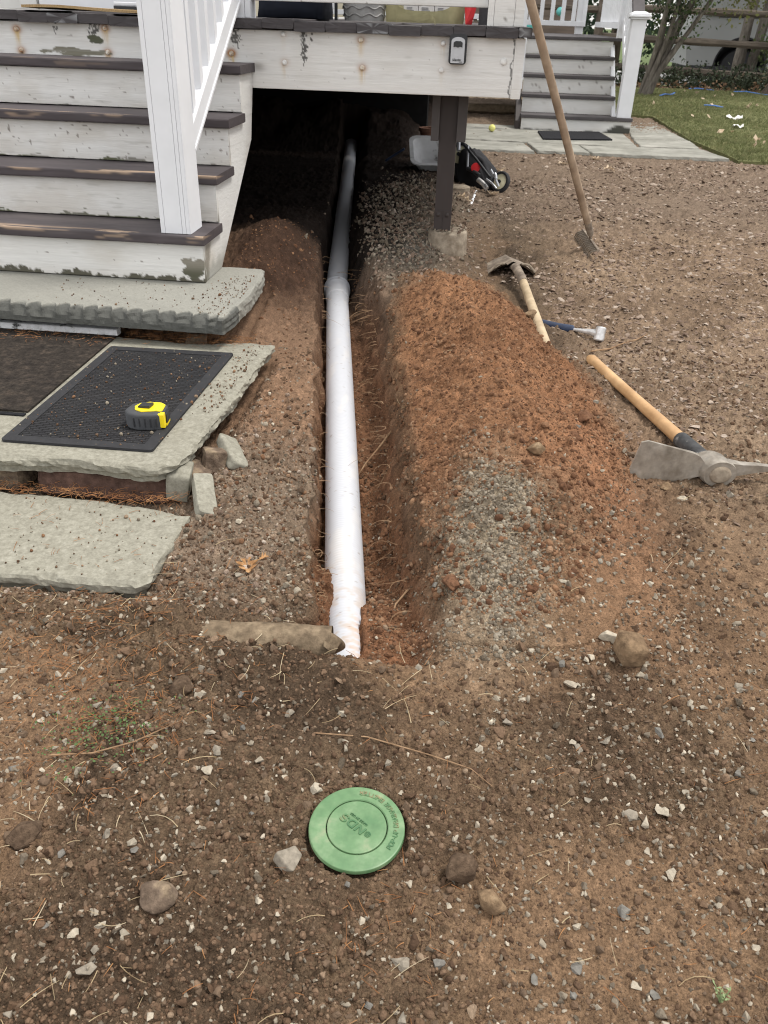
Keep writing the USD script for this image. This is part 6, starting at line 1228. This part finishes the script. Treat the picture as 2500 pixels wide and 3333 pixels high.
tw = np.array([(-.70, .99, 0), (-.62, 1.0, 0), (-.55, 1.03, 0), (-.47, 1.10, 0)]); tw[:, 2] = ground_all(tw[:, 0], tw[:, 1])+.012; obj('twig', tube(tw, [.0019, .0017, .0015, .001], 6), 'root', label='bent pale twig lying over the weeds at the left', cat='twig')
tw = np.array([(.50, 3.1, 0), (.58, 3.16, 0), (.64, 3.2, 0), (.70, 3.27, 0), (.75, 3.33, 0)]); tw[:, 2] = ground_all(tw[:, 0], tw[:, 1])+.006; obj('twig', tube(tw, [.004, .004, .003, .003, .002], 6), 'root', label='crooked brown root lying behind the end of the mattock handle', cat='twig')
# small weeds
r = np.random.default_rng(12); n = 300; xy = np.column_stack([r.normal(-.63, .06, n), r.normal(1.06, .05, n)]); P = drop(xy, .006+r.uniform(0, .012, n)); a = r.uniform(0, 6.28, n); V, F = [], []
for k in range(n):
    s_ = r.uniform(.0014, .003); q = len(V); tl_ = r.normal(0, .3, 2)
    for j in range(6): c_, d_ = s_*math.cos(j*PI/3+a[k]), s_*math.sin(j*PI/3+a[k]); V.append(P[k]+C(c_, d_, c_*tl_[0]+d_*tl_[1]))
    F += [[q, q+1, q+2], [q, q+2, q+3], [q, q+3, q+4], [q, q+4, q+5]]
obj('small_weeds', trimesh.Trimesh(np.array(V), np.array(F), process=False), 'weed', kind='stuff', label='small green clover like weeds among gravel at the left', cat='weeds')
sg = thing('weed_sprig', 'small grey-green sprig of weed growing from the soil at the lower right', 'weed'); o = C(.445, .69, gx(.445, .69))
for k, (d_, L) in enumerate((((-.35, .15, .9), .035), ((.3, .1, .95), .03), ((.05, -.3, .95), .028), ((-.1, .3, .9), .022))):
    d_ = C(*d_)/np.linalg.norm(d_); obj('stem', tube([o, o+d_*L*.5, o+d_*L], [.0012, .001, .0008], 6), 'weed_sage', sg)
    for j in range(5):
        p = o+d_*L*(.3+.17*j); a_ = k+j*2.1; e = C(math.cos(a_), math.sin(a_), .6); e /= np.linalg.norm(e); s_ = np.cross(e, [0, 0, 1])*.0018; V = np.array([p-s_*.4, p+e*.005+s_, p+e*.009, p+e*.005-s_]); obj('leaf', trimesh.Trimesh(V, [[0, 1, 2], [0, 2, 3]], process=False), 'weed_sage', sg)
# crumbs fallen on slabs and mats
r = np.random.default_rng(88); a1 = np.column_stack([r.uniform(-1.26, -.81, 500), r.uniform(1.94, 2.7, 500), np.full(500, .1575)]); a2 = np.column_stack([r.uniform(-1.6, -.85, 160), r.uniform(2.78, 3.12, 160), np.full(160, .2715)]); a3 = np.column_stack([r.normal(-.74, .035, 420), r.uniform(2.2, 2.84, 420), np.full(420, .1515)]); a4 = np.column_stack([r.uniform(-1.15, -.7, 140), r.uniform(1.49, 1.81, 140), np.full(140, .0515)]); a5 = np.column_stack([np.clip(r.normal(-.90, .05, 260), -1.1, -.85), r.uniform(2.78, 3.3, 260), np.full(260, .2715)])
P = np.vstack([a1, a2, a3, a4, a5]); k = np.array([shapely.contains_xy(slabs[1].buffer(-.03), *p[:2]) or shapely.contains_xy(slabs[0].buffer(-.03), *p[:2]) or shapely.contains_xy(slabs[2].buffer(-.03), *p[:2]) for p in P]); P = P[k]
sz = np.clip(np.exp(r.normal(math.log(.0017), .5, len(P))), .0008, .007); P[:, 2] += sz*.3; instancer('slab_crumbs', CR+STN[:2], ['crumb_dark', 'crumb_grey', 'crumb_red'], P, sz, label='crumbs of soil scattered on the slabs and mats', cat='soil crumbs', seed=3)
